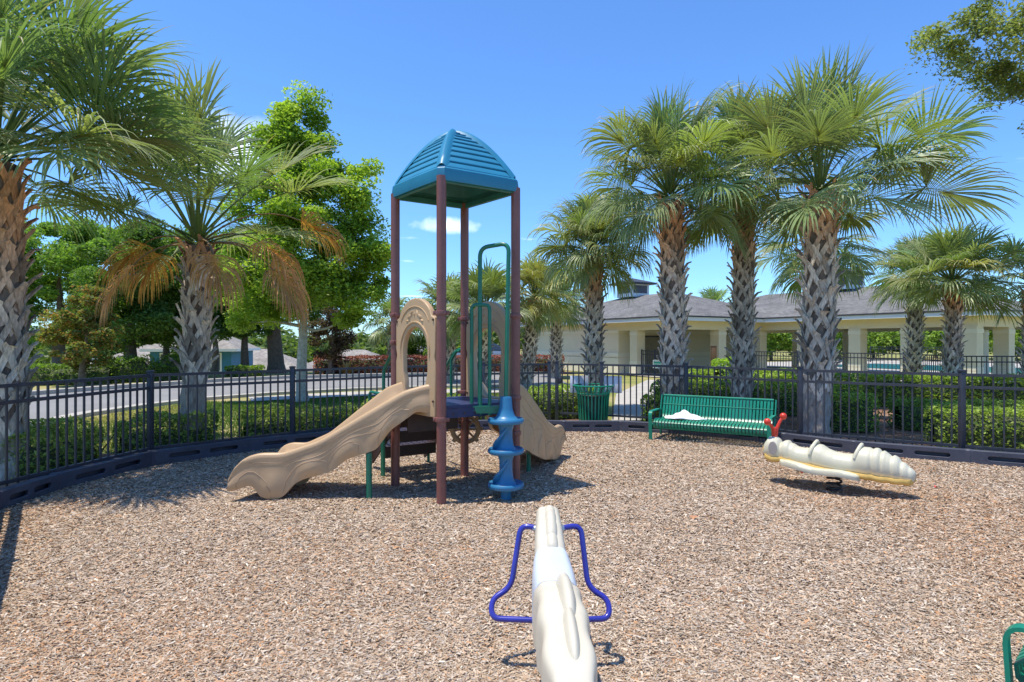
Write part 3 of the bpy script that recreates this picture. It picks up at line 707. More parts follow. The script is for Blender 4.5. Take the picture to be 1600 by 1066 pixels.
# ---- broadleaf trees
def gp(px, d): return ((px - 800) / F * d, d, float(tz((px - 800) / F * d, d)))
tree('sweetgum_tree', gp(473, 15.5), .15, 2.4, [(0, 0, 3.6, 1.9, 1.7, 1.3), (.1, 0, 4.9, 1.7, 1.5, 1.2), (-.15, 0, 6.1, 1.0, .95, 1.1), (0, 0, 7.1, .62, .6, .95), (-.5, 0, 6.6, .7, .7, .6), (1.3, 0, 3.4, 1.1, 1.1, 1.1), (-1.2, 0, 2.9, 1.3, 1.1, 1.1), (.6, -.4, 2.7, 1.3, .9, .8), (1.0, 0, 5.6, .9, .8, .8)],
     95000, .09, .065, (.15, .24, .035), (.32, .42, .075), 'bright green tree with a straight pale trunk behind the left fence', seed=2, bark=M_PALEBARK, clumps=330, cr=.38, up=.9)
tree('oak_tree', gp(205, 25), .3, 2.4, [(0, 0, 4.2, 2.4, 2.2, 2.0), (1.6, .3, 2.7, 1.5, 1.4, 1.5), (.3, 0, 2.5, 1.7, 1.5, 1.3), (1.2, 0, 5.0, 1.7, 1.5, 1.4)],
     56000, .15, .09, (.065, .12, .03), (.14, .23, .05), 'dark green oak beyond the road between the magnolia and the sparse palm', seed=5, clumps=130, cr=.6, cat='tree')
tree('oak_tree', gp(95, 31), .35, 3.0, [(0, 0, 5.4, 3.4, 2.6, 2.8), (2.6, 0, 5.6, 2.2, 2.2, 2.2), (-2.6, 0, 5.4, 3, 2.5, 2.6), (0, 0, 2.9, 2.8, 2, 1.6)],
     60000, .18, .12, (.11, .19, .04), (.22, .34, .08), 'wide mid green oak behind the magnolia beyond the road', seed=6, clumps=120, cr=.75)
tree('magnolia_tree', gp(128, 21), .14, .7, [(0, 0, 1.7, 1.15, 1.1, 1.2), (0, 0, 2.6, .8, .8, 1.0)], 15000, .13, .06, (.09, .13, .035), (.20, .22, .07),
     'magnolia with orange brown tinted leaves at the far kerb on the left', seed=9, clumps=80, cr=.3, extra=(.42, .22, .07), efrac=.22)
tree('pine_tree', gp(383, 29), .22, 2.0, [(0, 0, 4.2, 1.9, 1.8, 1.8), (-.9, 0, 2.6, 1.4, 1.2, 1.1), (.6, 0, 2.7, 1.0, 1.2, .9)], 30000, .14, .08, (.07, .14, .03), (.15, .25, .06), 'slim tree with a reddish trunk left of the big dark trunk beyond the road', seed=13, clumps=80, cr=.5)
tree('oak_tree', gp(432, 30), .42, 3.6, [(0, 0, 5.0, 2.8, 2.4, 2.0), (1.6, 0, 3.8, 1.8, 1.6, 1.4), (-2.2, 0, 4.6, 1.8, 1.6, 1.6)], 36000, .14, .09, (.06, .12, .025), (.13, .22, .05), 'big tree with a thick dark trunk beyond the road, behind the bright green tree', seed=14, clumps=110, cr=.6)
tree('plum_tree', gp(515, 27), .12, .9, [(0, 0, 1.7, 1.0, .9, .9), (.2, 0, 2.6, .6, .6, .6)], 9000, .11, .07, (.05, .035, .03), (.11, .085, .05), 'small purple brown leaved tree right of the pale trunk beyond the road', seed=16, clumps=60, cr=.35)
tree('oak_tree', (14.2, 13.5, 0), .35, 4.2, [(-1.2, 0, 8.8, 3.6, 2.6, 1.4), (-3.4, 0, 8.2, 1.5, 1.6, .7), (-2.0, 0, 7.4, 1.4, 1.6, .9), (2, 0, 8.5, 3, 3, 2)], 46000, .11, .05, (.12, .15, .06), (.26, .29, .13), 'overhanging oak branches in the top right corner of the picture', seed=19, clumps=210, cr=.42)
tree('oak_tree', (-9.6, 8.0, 0), .3, 2.6, [(0, 0, 4.6, 2.2, 2.2, 1.6)], 15000, .12, .07, (.05, .09, .02), (.11, .18, .04), 'green tree behind the palm at the left edge', seed=20, clumps=60, cr=.6)
tree('holly_bush', gp(650, 33), .1, .6, [(0, 0, 2.2, 1.2, 1.0, 1.6)], 7000, .14, .09, (.04, .08, .02), (.10, .16, .04), 'dark round bush seen through the left arch of the tower', cat='bush', seed=22, clumps=40, cr=.45)
tree('oak_tree', gp(262, 27), .2, 1.6, [(0, 0, 3.0, 1.4, 1.3, 1.8), (.5, 0, 4.6, 1.3, 1.2, 1.2), (-.8, 0, 5.6, 1.4, 1.2, 1.2)], 30000, .13, .08, (.05, .10, .022), (.13, .21, .045), 'dark leafy tree just left of the silvery palm trunk beyond the road', seed=23, clumps=110, cr=.5)
tree('crape_myrtle', gp(290, 25.5), .05, .4, [(0, 0, .75, .7, .6, .55)], 5000, .09, .05, (.14, .22, .04), (.32, .42, .08), 'small yellow green shrub tree below the silvery palm beyond the road', cat='shrub', seed=24, clumps=40, cr=.25)
tree('oak_tree', gp(335, 33), .2, 2.0, [(0, 0, 5.2, 2.0, 1.6, 1.8), (.8, 0, 6.6, 1.4, 1.2, 1.2), (0, 0, 3.6, 1.3, 1.0, .7)], 26000, .15, .10, (.08, .15, .03), (.18, .28, .06), 'mid green tree behind the trunk of the sparse palm', seed=25, clumps=90, cr=.6)
# trees behind the pavilion and pool
bt = [(1205, 50, 3.4, 2.6), (1262, 54, 3.8, 3.0), (1312, 50, 3.2, 2.4), (1365, 56, 4.4, 3.0), (1412, 52, 3.6, 2.8), (1462, 58, 4.2, 3.2), (1515, 52, 3.6, 2.6), (1560, 56, 4.0, 3.0), (1610, 50, 4.4, 3.0), (1100, 52, 3.0, 2.2), (1150, 56, 3.2, 2.6)]
bl_ = ['at the left end of the row', 'second from the left', 'third from the left', 'the tallest left of the middle', 'in the middle', 'right of the middle', 'above the pool', 'beside the right pillars', 'at the right edge', 'seen through the gap beside the round bush', 'behind the pavilion passage']
for i, (px, d, h, r_) in enumerate(bt):
    x, y, z = gp(px, d)
    tree('background_tree', (x, y, z), .16, 1.0, [(0, 0, h * .55, r_, r_, h * .45), (r_ * .3, 0, h * .85, r_ * .6, r_ * .6, h * .3)], 7000, .26, .18, (.09, .16, .03), (.22, .32, .07), 'light green tree behind the pool, ' + bl_[i], group='trees behind the pool', seed=70 + i, clumps=45, cr=.8)

# ---- hedges and shrubs
G1, G2 = (.085, .14, .035), (.21, .30, .08)
def hp(*pp): return [tuple(G(x, y)[:2]) for x, y in pp]
sh = [((-5.55, 6.55), (-5.30, 7.75), .52), ((-5.25, 8.0), (-4.35, 8.95), .50), ((-4.2, 9.3), (-3.5, 9.75), .47), ((-3.4, 9.55), (-2.6, 10.1), .50), ((-2.5, 10.2), (-1.7, 10.75), .52), ((-1.5, 10.9), (-.5, 11.5), .52)]
sl_ = ['nearest the left edge palm', 'left of the silvery palm trunk', 'just right of the silvery palm trunk', 'below the pale tree trunk', 'right behind the slide', 'behind the tower posts']
for i, (a, b, h) in enumerate(sh):
    hedge('shrub', [a, b], .55, h, 1500, .055, .034, (.12, .18, .05), (.34, .40, .14), 'glossy dark green shrub outside the left fence, ' + sl_[i], 'shrubs outside the left fence', seed=30 + i, rough=.2, cat='shrub', gap=.45, coreh=.66)
hedge('hedge', [(.35, 12.0), (1.65, 12.35)], .7, .62, 900, .06, .04, G1, (.36, .46, .11), 'clipped green hedge behind the gate between the tower and the litter bin', seed=40)
hedge('hedge', [(2.35, 11.1), (3.2, 11.0)], .7, .55, 900, .055, .036, G1, G2, 'low dark hedge behind the left end of the bench', seed=41)
hedge('hedge', [(3.0, 13.2), (4.6, 12.8), (7.2, 12.6)], .8, .66, 900, .06, .04, G1, (.36, .46, .11), 'middle clipped hedge behind the bench and the two palms', seed=42)
hedge('hedge', [(5.3, 10.6), (6.2, 10.3)], .75, .62, 1100, .055, .036, G1, (.36, .46, .11), 'short square hedge just right of the biggest palm trunk', seed=43)
hedge('hedge', [(6.6, 10.6), (7.6, 10.5), (9.4, 10.0)], .7, .50, 900, .055, .036, G1, G2, 'long low hedge between the square hedge and the right fence post', seed=44)
hedge('hedge', [(6.1, 9.0), (7.3, 8.4), (8.6, 7.8)], .8, .58, 1100, .055, .036, G1, (.36, .46, .11), 'nearest clipped hedge outside the right fence at the picture edge', seed=45)
hedge('hedge', [(5.6, 15.2), (8.6, 14.6), (11.8, 13.9), (14, 13)], .9, .72, 750, .07, .045, (.12, .19, .04), (.36, .46, .09), 'long bright green hedge in front of the black pool fence', seed=46)
hedge('hedge', [(4.6, 17.8), (7, 18.4), (9.6, 18.6)], .9, .65, 600, .08, .05, (.12, .19, .04), (.36, .46, .09), 'far bright hedge under the pavilion columns', seed=47)
hedge('round_bush', [(5.6, 16.9), (6.5, 16.9)], 1.15, 1.05, 750, .075, .05, (.12, .21, .035), (.36, .50, .09), 'large rounded lime green bush between two palm trunks in front of the pavilion', seed=48, cat='bush')
hedge('hedge', [(-9.0, 27.6), (-5.8, 29.3), (0, 30.2), (2.6, 30.3)], 1.0, .85, 320, .10, .07, (.16, .055, .06), (.34, .14, .13), 'reddish purple hedge across the road behind the slide', seed=49)
hedge('hedge', [(-4.6, 31.5), (-3.6, 31.6)], 1.2, 1.15, 320, .10, .06, (.10, .17, .03), (.2, .3, .06), 'green bush rising over the red hedge left of the tower', seed=50, cat='bush')
hedge('groundcover_bush', [(-15.2, 22.6), (-13.3, 25.2)], 1.0, .95, 420, .09, .06, (.07, .12, .03), (.16, .26, .05), 'mid green shrub row beyond the road between the magnolia and the silvery palm', seed=54, cat='bush', rough=.25, gap=.4)
hedge('groundcover_bush', [(-17.5, 21.5), (-14.8, 22.6)], 1.3, .7, 260, .10, .07, (.08, .13, .03), (.2, .3, .06), 'low light green bush beyond the road at the left edge palm', seed=51, cat='bush')
hedge('groundcover_bush', [(-12.5, 26.5), (-11.2, 27.5)], 1.0, .45, 260, .10, .07, (.10, .17, .03), (.25, .36, .06), 'yellow green bush by the porch of the blue house', seed=52, cat='bush')
# spiky orange plant in the red bed
rng = np.random.RandomState(77); sp = empty('bromeliad', tuple(G(542, 587)), label='spiky orange yellow bromeliad in front of the red hedge', cat='plant')
mb = MB(); bx0 = G(542, 587)
for i in range(34):
    a_ = i * 2.4; e_ = R(25 + 50 * rng.rand()); L0 = .7 + .35 * rng.rand(); d_ = Vector((math.cos(a_) * math.cos(e_), math.sin(a_) * math.cos(e_), math.sin(e_))); s_ = Vector((-math.sin(a_), math.cos(a_), 0))
    p0 = bx0; p1 = bx0 + d_ * L0 * .6; p2 = bx0 + d_ * L0 + Vector((0, 0, -.15))
    mb.add([p0 - s_ * .04, p0 + s_ * .04, p1 + s_ * .05, p1 - s_ * .05, p2], [(0, 1, 2, 3), (3, 2, 4)])
mb.build('leaves', mat('bromeliad_leaf', (.55, .33, .08), .5, var=.3), sp, smooth=False)
# far woods (one mass nobody could count)
rng = np.random.RandomState(5); PP = []
for i in range(420):
    X0 = -150 + 330 * rng.rand(); Y0 = 110 + 70 * rng.rand(); zt = tz(X0, Y0); hh = 5.5 + 3.0 * rng.rand() + (2 if X0 < -60 else 0)
    g_ = rng.randn(150, 3); g_ /= np.linalg.norm(g_, axis=1)[:, None]; g_[:, 2] = np.abs(g_[:, 2])
    PP.append(np.array([X0, Y0, zt]) + g_ * np.array([4.5, 3.5, hh]) * (.85 + .2 * rng.rand(150, 1)))
V, Fc, C = leaves(np.concatenate(PP), rng, 1.5, 1.1, .6, (.07, .11, .035), (.13, .18, .06), .25)
place('far_woods', V, Fc, M_LEAF, C=C, kind='stuff', label='far low line of woods along the horizon', cat='woods')

# ------------------------------------------------------------------ pavilion
Uv = Vector((.5, -.866, 0)); Vv = Vector((.866, .5, 0))
def uv(u, v, z=0): return Uv * u + Vv * v + Vector((0, 0, z))
pav = empty('pavilion', tuple(uv(-20, 22)), label='cream stucco clubhouse pavilion with grey shingled hip roofs and square pillars', cat='building')
EZ = 2.62; SL = .32
def hip_roof(name, u0, u1, v0, v1, ez, drop=0):
    hv = (v1 - v0) / 2; vm = (v0 + v1) / 2; rz = ez + hv * SL
    c = [uv(u0, v0, ez), uv(u1, v0, ez), uv(u1, v1, ez), uv(u0, v1, ez), uv(u0 + hv, vm, rz), uv(u1 - hv, vm, rz)]
    me = bpy.data.meshes.new(name); off = Vector(pav.location)
    faces = [(0, 1, 5, 4), (1, 2, 5), (2, 3, 4, 5), (3, 0, 4)]
    me.from_pydata([p - off for p in c], [], faces); me.update()
    ul = me.uv_layers.new(name='UVMap')
    for pl in me.polygons:
        n_ = pl.normal; s_ = Vector((-n_.y, n_.x, 0)).normalized(); t_ = n_.cross(s_)
        for li in pl.loop_indices:
            co = me.vertices[me.loops[li].vertex_index].co; ul.data[li].uv = (co.dot(s_), co.dot(t_))
    o = link(name, me, M_SHING, pav)
    md = o.modifiers.new('t', 'SOLIDIFY'); md.thickness = .08; md.offset = -1
    f = MB(); g = MB()
    for (a, b) in ((0, 1), (1, 2), (2, 3), (3, 0)):
        A = c[a]; B = c[b]
        f.bar(A - Vector((0, 0, .14)), B - Vector((0, 0, .14)), .05, .15)
        g.bar(A - Vector((0, 0, .035)), B - Vector((0, 0, .035)), .12, .06)
    f.build('fascia', M_WHITE, o, smooth=False); g.build('gutter', M_GUTTER, o, smooth=False)
    s = MB(); i_ = .35
    p = [uv(u0 + .03, v0 + .03), uv(u1 - .03, v0 + .03), uv(u1 - .03, v1 - .03), uv(u0 + .03, v1 - .03)]
    s.prism(p, ez - .21 - drop, ez - .19 - drop); s.build('soffit', M_WALLL, pav, smooth=False)
    return o
r1 = hip_roof('roof', -31, -18.2, 18.2, 27.2, EZ); r2 = hip_roof('roof', -26, -9.5, 23.7, 32.7, EZ, .006)
def cupola(par, u, v, z):
    b = MB(); b.box(uv(u, v, z + .32), (1.25, 1.25, .75), ax=(Uv, Vv, Vector((0, 0, 1)))); o = b.build('cupola', M_WHITE, par, smooth=False)
    l_ = MB()
    for s_ in range(4):
        d_ = (Uv, -Uv, Vv, -Vv)[s_]; t_ = (Vv, -Vv, Uv, -Uv)[s_]; c_ = uv(u, v, z + .36) + d_ * .632
        for k in range(6): l_.box(c_ + Vector((0, 0, -.17 + .065 * k)), (.9, .012, .05), ax=(t_, d_, Vector((0, 0, 1))))
        l_.box(c_ - d_ * .004, (.96, .008, .42), ax=(t_, d_, Vector((0, 0, 1))))
    l_.build('louvre', mat('louvre_grey', (.12, .12, .13), .7), o, smooth=False)
    t = MB(); q = .95
    V = [uv(u - q, v - q, z + .72), uv(u + q, v - q, z + .72), uv(u + q, v + q, z + .72), uv(u - q, v + q, z + .72), uv(u, v, z + 1.02)]
    V2 = [p - Vector((0, 0, .08)) for p in V[:4]]
    t.add(V + V2, [(0, 1, 4), (1, 2, 4), (2, 3, 4), (3, 0, 4), (0, 5, 6, 1), (1, 6, 7, 2), (2, 7, 8, 3), (3, 8, 5, 0), (8, 7, 6, 5)]); t.build('cupola_roof', M_GUTTER, o, smooth=False)
cupola(r1, -25.9, 22.7, EZ + 4.5 * SL - .02); cupola(r2, -17.2, 28.2, EZ + 4.5 * SL - .02)
v_ = MB(); vc = uv(-28.6, 20.6, EZ + .30 + 2.4 * SL - .1); v_.tube([vc - Uv * .35, vc + Uv * .35], .22, 14); v_.box(vc + Vector((0, 0, -.2)), (.8, .5, .25), ax=(Uv, Vv, Vector((0, 0, 1)))); v_.build('roof_vent', mat('galvanised', (.35, .42, .45), .4, metal=.3), r1)
axs = (Uv, Vv, Vector((0, 0, 1)))
w1 = MB()
def wallbox(m, u0, u1, v0, v1, z0, z1): m.box(uv((u0 + u1) / 2, (v0 + v1) / 2, (z0 + z1) / 2), (abs(u1 - u0), abs(v1 - v0), z1 - z0), ax=axs)
wallbox(w1, -30.4, -22.4, 18.75, 26.6, 0, EZ - .212); w1.build('wall', M_WALLC, pav, smooth=False)
bd = MB()
for z0, z1 in ((0, .75), (.80, 1.0), (1.95, 2.08)):
    wallbox(bd, -30.43, -22.37, 18.70, 26.63, z0, z1)
bd.build('wall_band', M_WALLL, pav, smooth=False)
bm_ = MB()
wallbox(bm_, -22.4, -18.72, 18.72, 19.06, 2.05, EZ - .212); wallbox(bm_, -19.06, -18.72, 19.06, 24.2, 2.05, EZ - .212)
wallbox(bm_, -18.72, -10.05, 24.2, 24.54, 2.05, EZ - .218); wallbox(bm_, -10.39, -10.05, 24.54, 32.2, 2.05, EZ - .218)
wallbox(bm_, -25.5, -10.39, 31.9, 32.2, 2.05, EZ - .218)
bm_.build('beam', M_WALLC, pav, smooth=False)
def column(u, v, s=.48):
    c = MB(); wallbox(c, u - s / 2, u + s / 2, v - s / 2, v + s / 2, 0, 2.05); o = c.build('column', M_WALLC, pav, smooth=False)
    q = s / 2 + .014
    for nm, z0, z1 in (('column_base', 0, .5), ('column_band', .52, .64), ('column_cap', 1.82, 1.96)):
        t = MB(); wallbox(t, u - q, u + q, v - q, v + q, z0, z1); t.build(nm, M_WALLL, o, smooth=False)
for (u, v) in ((-21.3, 18.95), (-18.95, 18.95), (-18.95, 21.6), (-18.95, 24.35), (-16.6, 24.4), (-14.3, 24.4), (-12.3, 24.4), (-10.3, 24.4), (-10.3, 26.8), (-10.3, 29.4), (-10.3, 32.0), (-13.2, 32.0), (-16.2, 32.0), (-19.2, 32.0), (-22.2, 32.0), (-25.2, 32.0)): column(u, v)
dr = MB(); wallbox(dr, -22.36, -22.33, 20.3, 21.4, 0, 1.75); o = dr.build('door', mat('door_paint', (.28, .24, .17), .5), pav, smooth=False)
fr_ = MB(); wallbox(fr_, -22.36, -22.30, 20.2, 20.3, 0, 1.82); wallbox(fr_, -22.36, -22.30, 21.4, 21.5, 0, 1.82); wallbox(fr_, -22.36, -22.30, 20.3, 21.4, 1.75, 1.82); fr_.build('door_frame', M_GUTTER, o, smooth=False)
sheet('patio', [uv(-22.4, 18.3)[:2], uv(-18.3, 18.3)[:2], uv(-18.3, 23.8)[:2], uv(-9.6, 23.8)[:2], uv(-9.6, 40)[:2], uv(2, 40)[:2], uv(2, 58)[:2], uv(-30, 58)[:2], uv(-30, 32)[:2], uv(-22.4, 32)[:2]], .016, M_CONC)
m_w, n_, l_, b_ = base_mat('pool_water'); b_.inputs['Base Color'].default_value = (.06, .42, .52, 1); b_.inputs['Roughness'].default_value = .05
sheet('water', [uv(-24, 35)[:2], uv(-8, 35)[:2], uv(-6, 38)[:2], uv(-8, 43)[:2], uv(-24, 43)[:2]], .03, m_w)

# ------------------------------------------------------------------ fences
def fence(name, posts, label, hgt=1.13, pk=.105, gate=None, finial=(), panel_z=.20, psz=.062, **k):
    e = empty(name, (posts[0].x, posts[0].y, 0), label=label, cat='fence', **k)
    for i, p in enumerate(posts):
        m = MB(); m.box(p + Vector((0, 0, hgt / 2)), (psz, psz, hgt), bevel=.004); m.box(p + Vector((0, 0, hgt + .012)), (psz + .012, psz + .012, .03), bevel=.008)
        if i in finial: m.lathe(p + Vector((0, 0, hgt + .02)), [(.02, 0), (.012, .03), (.025, .06), (.018, .09), (.002, .13)], 10)
        m.build('fence_post', M_FENCE, e)
    for i in range(len(posts) - 1):
        a, b = posts[i], posts[i + 1]; L = (b - a).length; d = (b - a) / L
        if L < .25: continue
        m = MB(); g = .03 if gate == i else 0
        A = a + d * (psz / 2 + g); B = b - d * (psz / 2 + g)
        for z_ in (hgt - .035, hgt - .19, panel_z): m.bar(A + Vector((0, 0, z_)), B + Vector((0, 0, z_)), .036, .034)
        n = max(2, int(round(L / pk))); 
        for j in range(1, n):
            c_ = a + d * L * j / n; m.box(c_ + Vector((0, 0, (panel_z - .07 + hgt - .04) / 2)), (.018, .018, hgt - .04 - panel_z + .07), rz=math.atan2(d.y, d.x))
        o = m.build('gate' if gate == i else 'fence_panel', M_FENCE, e, smooth=False)
        if gate == i:
            h = MB(); q = A + Vector((0, 0, .8)) - Vector((0, .03, 0)); h.box(q, (.06, .05, .12), bevel=.006); h.build('latch', M_FENCE, o)
    return e
fp = [Vector((-2.6, 2.56, 0)), Vector((-3.66, 4.02, 0)), Vector((-4.74, 5.45, 0)), G(235, 726), G(457, 698), Vector((-1.93, 9.95, 0)), G(755, 667), G(858, 662), G(870, 662), G(940, 666), G(1072, 675), G(1250, 698), G(1503, 722), Vector((7.15, 6.55, 0)), Vector((8.6, 5.4, 0))]
fence('perimeter_fence', fp, 'black metal picket fence standing behind the navy border all round the play area', gate=8, finial=(8,))
pf = [uv(-22.0, 18.98), uv(-21.6, 18.98)]
fence('pool_fence', [uv(-21.05, 18.98), uv(-20.2, 18.98), uv(-19.25, 18.98)], 'black picket fence between the two front pillars of the left pavilion wing', hgt=1.15, pk=.13)
fence('pool_fence', [Vector((9.4, 26.0, 0)), Vector((10.9, 23.2, 0)), Vector((12.9, 20.0, 0)), Vector((12.35, 16.7, 0)), Vector((14.4, 16.5, 0)), Vector((17.2, 15.6, 0))], 'black picket fence between the long bright hedge and the open pavilion', hgt=1.15, pk=.125)
fence('pool_fence', [uv(-26, 46), uv(-20, 46), uv(-14, 46), uv(-8, 46), uv(-2, 46)], 'distant dark fence on the far side of the pool', hgt=1.2, pk=.3)

# ------------------------------------------------------------------ border timbers
be = empty('mulch_border', tuple(bord[2]), label='navy plastic border timbers with slots, edging the wood chips below the fence', cat='border')
def slot(cx, cy, L, h):
    pts = []; r = h / 2
    for i in range(9): a = R(90 + 180 * i / 8); pts.append((cx - L / 2 + r + r * math.cos(a), cy + r * math.sin(a)))
    for i in range(9): a = R(-90 + 180 * i / 8); pts.append((cx + L / 2 - r + r * math.cos(a), cy + r * math.sin(a)))
    return pts
for i in range(len(bord) - 1):
    a, b = bord[i], bord[i + 1]; L = (b - a).length; d = (b - a) / L; back = Vector((-d.y, d.x, 0)); h = .19
    g = .014
    lp = [(g, -.05), (L - g, -.05), (L - g, h - .02), (L - g - .02, h), (g + .02, h), (g, h - .02)]
    if i % 5 == 3: lp[3] = (L - g - .05, h)
    holes = [slot(L * .30, h * .56, L * .30, .048), slot(L * .70, h * .56, L * .30, .048)]
    o = plate('border_timber', [lp] + holes, .035, .006, a + back * .0175, d, Vector((0, 0, 1)), M_BORD, be)
    m = MB(); c_ = (a + b) / 2 + back * .10 + Vector((0, 0, .06)); m.box(c_, (L - .05, .05, .235), ax=(d, back, Vector((0, 0, 1))), bevel=.01)
    c2 = (a + b) / 2 + back * .075 + Vector((0, 0, h - .012)); m.box(c2, (L - .06, .09, .02), ax=(d, back, Vector((0, 0, 1))), bevel=.004)
    m.build('timber_back', M_BORD, o)
    m = MB(); m.lathe(a + back * .05 + Vector((0, 0, -.05)), [(.055, 0), (.055, h + .045), (.045, h + .055), (.001, h + .056)], 14); m.build('joint_peg', M_BORD, o)

# ------------------------------------------------------------------ play tower
A = Vector((-1.205, 6.28, 0)); B = Vector((-.649, 5.59, 0)); C_ = Vector((-.524, 6.72, 0)); D = Vector((.036, 6.04, 0)); CEN = (A + B + C_ + D) / 4
tw = empty('play_tower', tuple(CEN), label='play tower with blue domed roof, maroon posts, two tan slides and a blue corkscrew climber', cat='play structure')
ZT = 3.0; DZ = .91; zv = Vector((0, 0, 1))
for p, cl in ((A, (.66, 1.50, 1.78, .92)), (B, (.79, 1.77)), (C_, (.62, .95, 1.76)), (D, (.60, .95, 1.76))):
    m = MB(); m.tube([p + zv * -.1, p + zv * (ZT + .03)], .0455, 20); po = m.build('post', M_POST, tw)
    for z_ in cl:
        m = MB(); m.lathe(p + zv * (z_ - .022), [(.047, 0), (.056, .003), (.058, .022), (.056, .041), (.047, .044)], 20)
        dd = (CEN - p); dd.z = 0; dd.normalize(); s_ = Vector((-dd.y, dd.x, 0))
        m.box(p + s_ * .062 + zv * z_, (.03, .028, .036), rz=math.atan2(dd.y, dd.x), bevel=.004); m.box(p - s_ * .062 + zv * z_, (.03, .028, .036), rz=math.atan2(dd.y, dd.x), bevel=.004)
        m.build('clamp', M_POST, po)
# roof
cor = [A, B, D, C_]; ov = 1.085
rc = [CEN + (p - CEN) * ov for p in cor]
zE = 2.985
def ring(t, z_, n=10, ch=.10):           # square ring with cut corners, scaled by t
    out = []
    for i in range(4):
        p0, p1 = rc[i], rc[(i + 1) % 4]
        for k in range(n):
            f = ch * .5 + (1 - ch) * k / (n - 1); q = p0 + (p1 - p0) * f
            bul = 1 + .02 * math.sin(math.pi * k / (n - 1)); q = CEN + (q - CEN) * t * bul; out.append(Vector((q.x, q.y, z_)))
    return out
NR = 40
loops = []
loops.append(ring(.985, zE)); loops.append(ring(1.0, zE + .004)); loops.append(ring(1.012, zE + .05)); loops.append(ring(1.0, zE + .115)); loops.append(ring(.975, zE + .130)); loops.append(ring(.945, zE + .132))
RZ = zE + .132; RH = .50; steps = 10
def prof(s): return (1 - s) * .945, RZ + RH * (1 - (1 - s) ** 1.72)
tmax = .93
for k in range(steps):
    s0 = tmax * (k / steps) ** 1.05; s1 = tmax * ((k + 1) / steps) ** 1.05
    a0, z0 = prof(s0); a1, z1 = prof(s1)
    loops.append(ring(a0 + .010, z0 + .0005)); loops.append(ring(a0 + .009, z0 + .009)); loops.append(ring(a0 + (a1 - a0) * .5 + .003, z0 + (z1 - z0) * .56 + .003)); loops.append(ring(a1 - .006, z1 - .004))
V = [p for l in loops for p in l]; V.append(Vector((CEN.x, CEN.y, prof(1)[1] + .002))); 
Fs = [(i * NR + k, i * NR + (k + 1) % NR, (i + 1) * NR + (k + 1) % NR, (i + 1) * NR + k) for i in range(len(loops) - 1) for k in range(NR)]
Fs += [((len(loops) - 1) * NR + k, (len(loops) - 1) * NR + (k + 1) % NR, len(V) - 1) for k in range(NR)]
m = MB(); m.add(V, Fs); ro_ = m.build('roof', M_ROOF, tw, sharp=28)
m = MB()
for i in range(4):                       # broad rounded ribs over the four hips
    pts = [] 
    for k in range(15):
        s0 = k / 14 * .985; t_, z_ = prof(s0); q = CEN + (rc[i] - CEN) * max(t_ * .952, .001) * (1.0); pts.append((Vector((q.x, q.y, z_ + .008)), .062 * (1 - .25 * s0)))
    o_ = (rc[i] - CEN); o_.z = 0; o_.normalize(); s_ = Vector((-o_.y, o_.x, 0)); V = []
    for k, (p, w_) in enumerate(pts):
        for j in range(7):
            f = -1 + 2 * j / 6; dip = .030 * abs(f) ** 1.5 * 1.2; V.append(p + s_ * f * w_ + zv * (.020 * (1 - f * f) + .006 - dip) + o_ * .012 * (1 - f * f))
    Fs = [(k * 7 + j, k * 7 + j + 1, (k + 1) * 7 + j + 1, (k + 1) * 7 + j) for k in range(14) for j in range(6)]
    m.add(V, Fs)
m.build('hip_rib', M_ROOF, ro_)
m = MB(); ins = [ring(.975, zE + .004), ring(.95, zE + .09), ring(.90, zE + .10)] + [ring(prof(s)[0] - .05, prof(s)[1] - .03) for s in (.1, .3, .5, .7, .85)]
V = [p for l in ins for p in l]; V.append(Vector((CEN.x, CEN.y, prof(1)[1] - .03)))
Fs = [(i * NR + k, (i + 1) * NR + k, (i + 1) * NR + (k + 1) % NR, i * NR + (k + 1) % NR) for i in range(len(ins) - 1) for k in range(NR)] + [((len(ins) - 1) * NR + k, len(V) - 1, (len(ins) - 1) * NR + (k + 1) % NR) for k in range(NR)]
m.add(V, Fs); m.build('roof_underside', M_UNDER, ro_)
m = MB()
for i in range(4): m.bar(cor[i] + zv * (ZT - .0), cor[(i + 1) % 4] + zv * (ZT - .0), .04, .05)
m.build('roof_frame', M_UNDER, tw, smooth=False)
# deck
m = MB(); q = [CEN + (p - CEN) * .93 for p in cor]; m.prism([(p.x, p.y) for p in q], DZ - .03, DZ); dk = m.build('deck', M_DECK, tw, smooth=False)
m = MB()
for i in range(4): m.bar(q[i] + zv * (DZ - .075), q[(i + 1) % 4] + zv * (DZ - .075), .02, .085)
m.build('deck_skirt', M_DECK, dk, smooth=False)
m = MB()
for i in range(4):
    a, b = q[i], q[(i + 1) % 4]
    for f in (.15, .3, .45, .6, .75): 
        c_ = a + (b - a) * f + zv * (DZ - .08); n_ = (c_ - CEN); n_.z = 0; n_.normalize(); m.tube([c_, c_ + n_ * .018], .011, 8)
m.build('deck_bolts', M_DARK, dk)
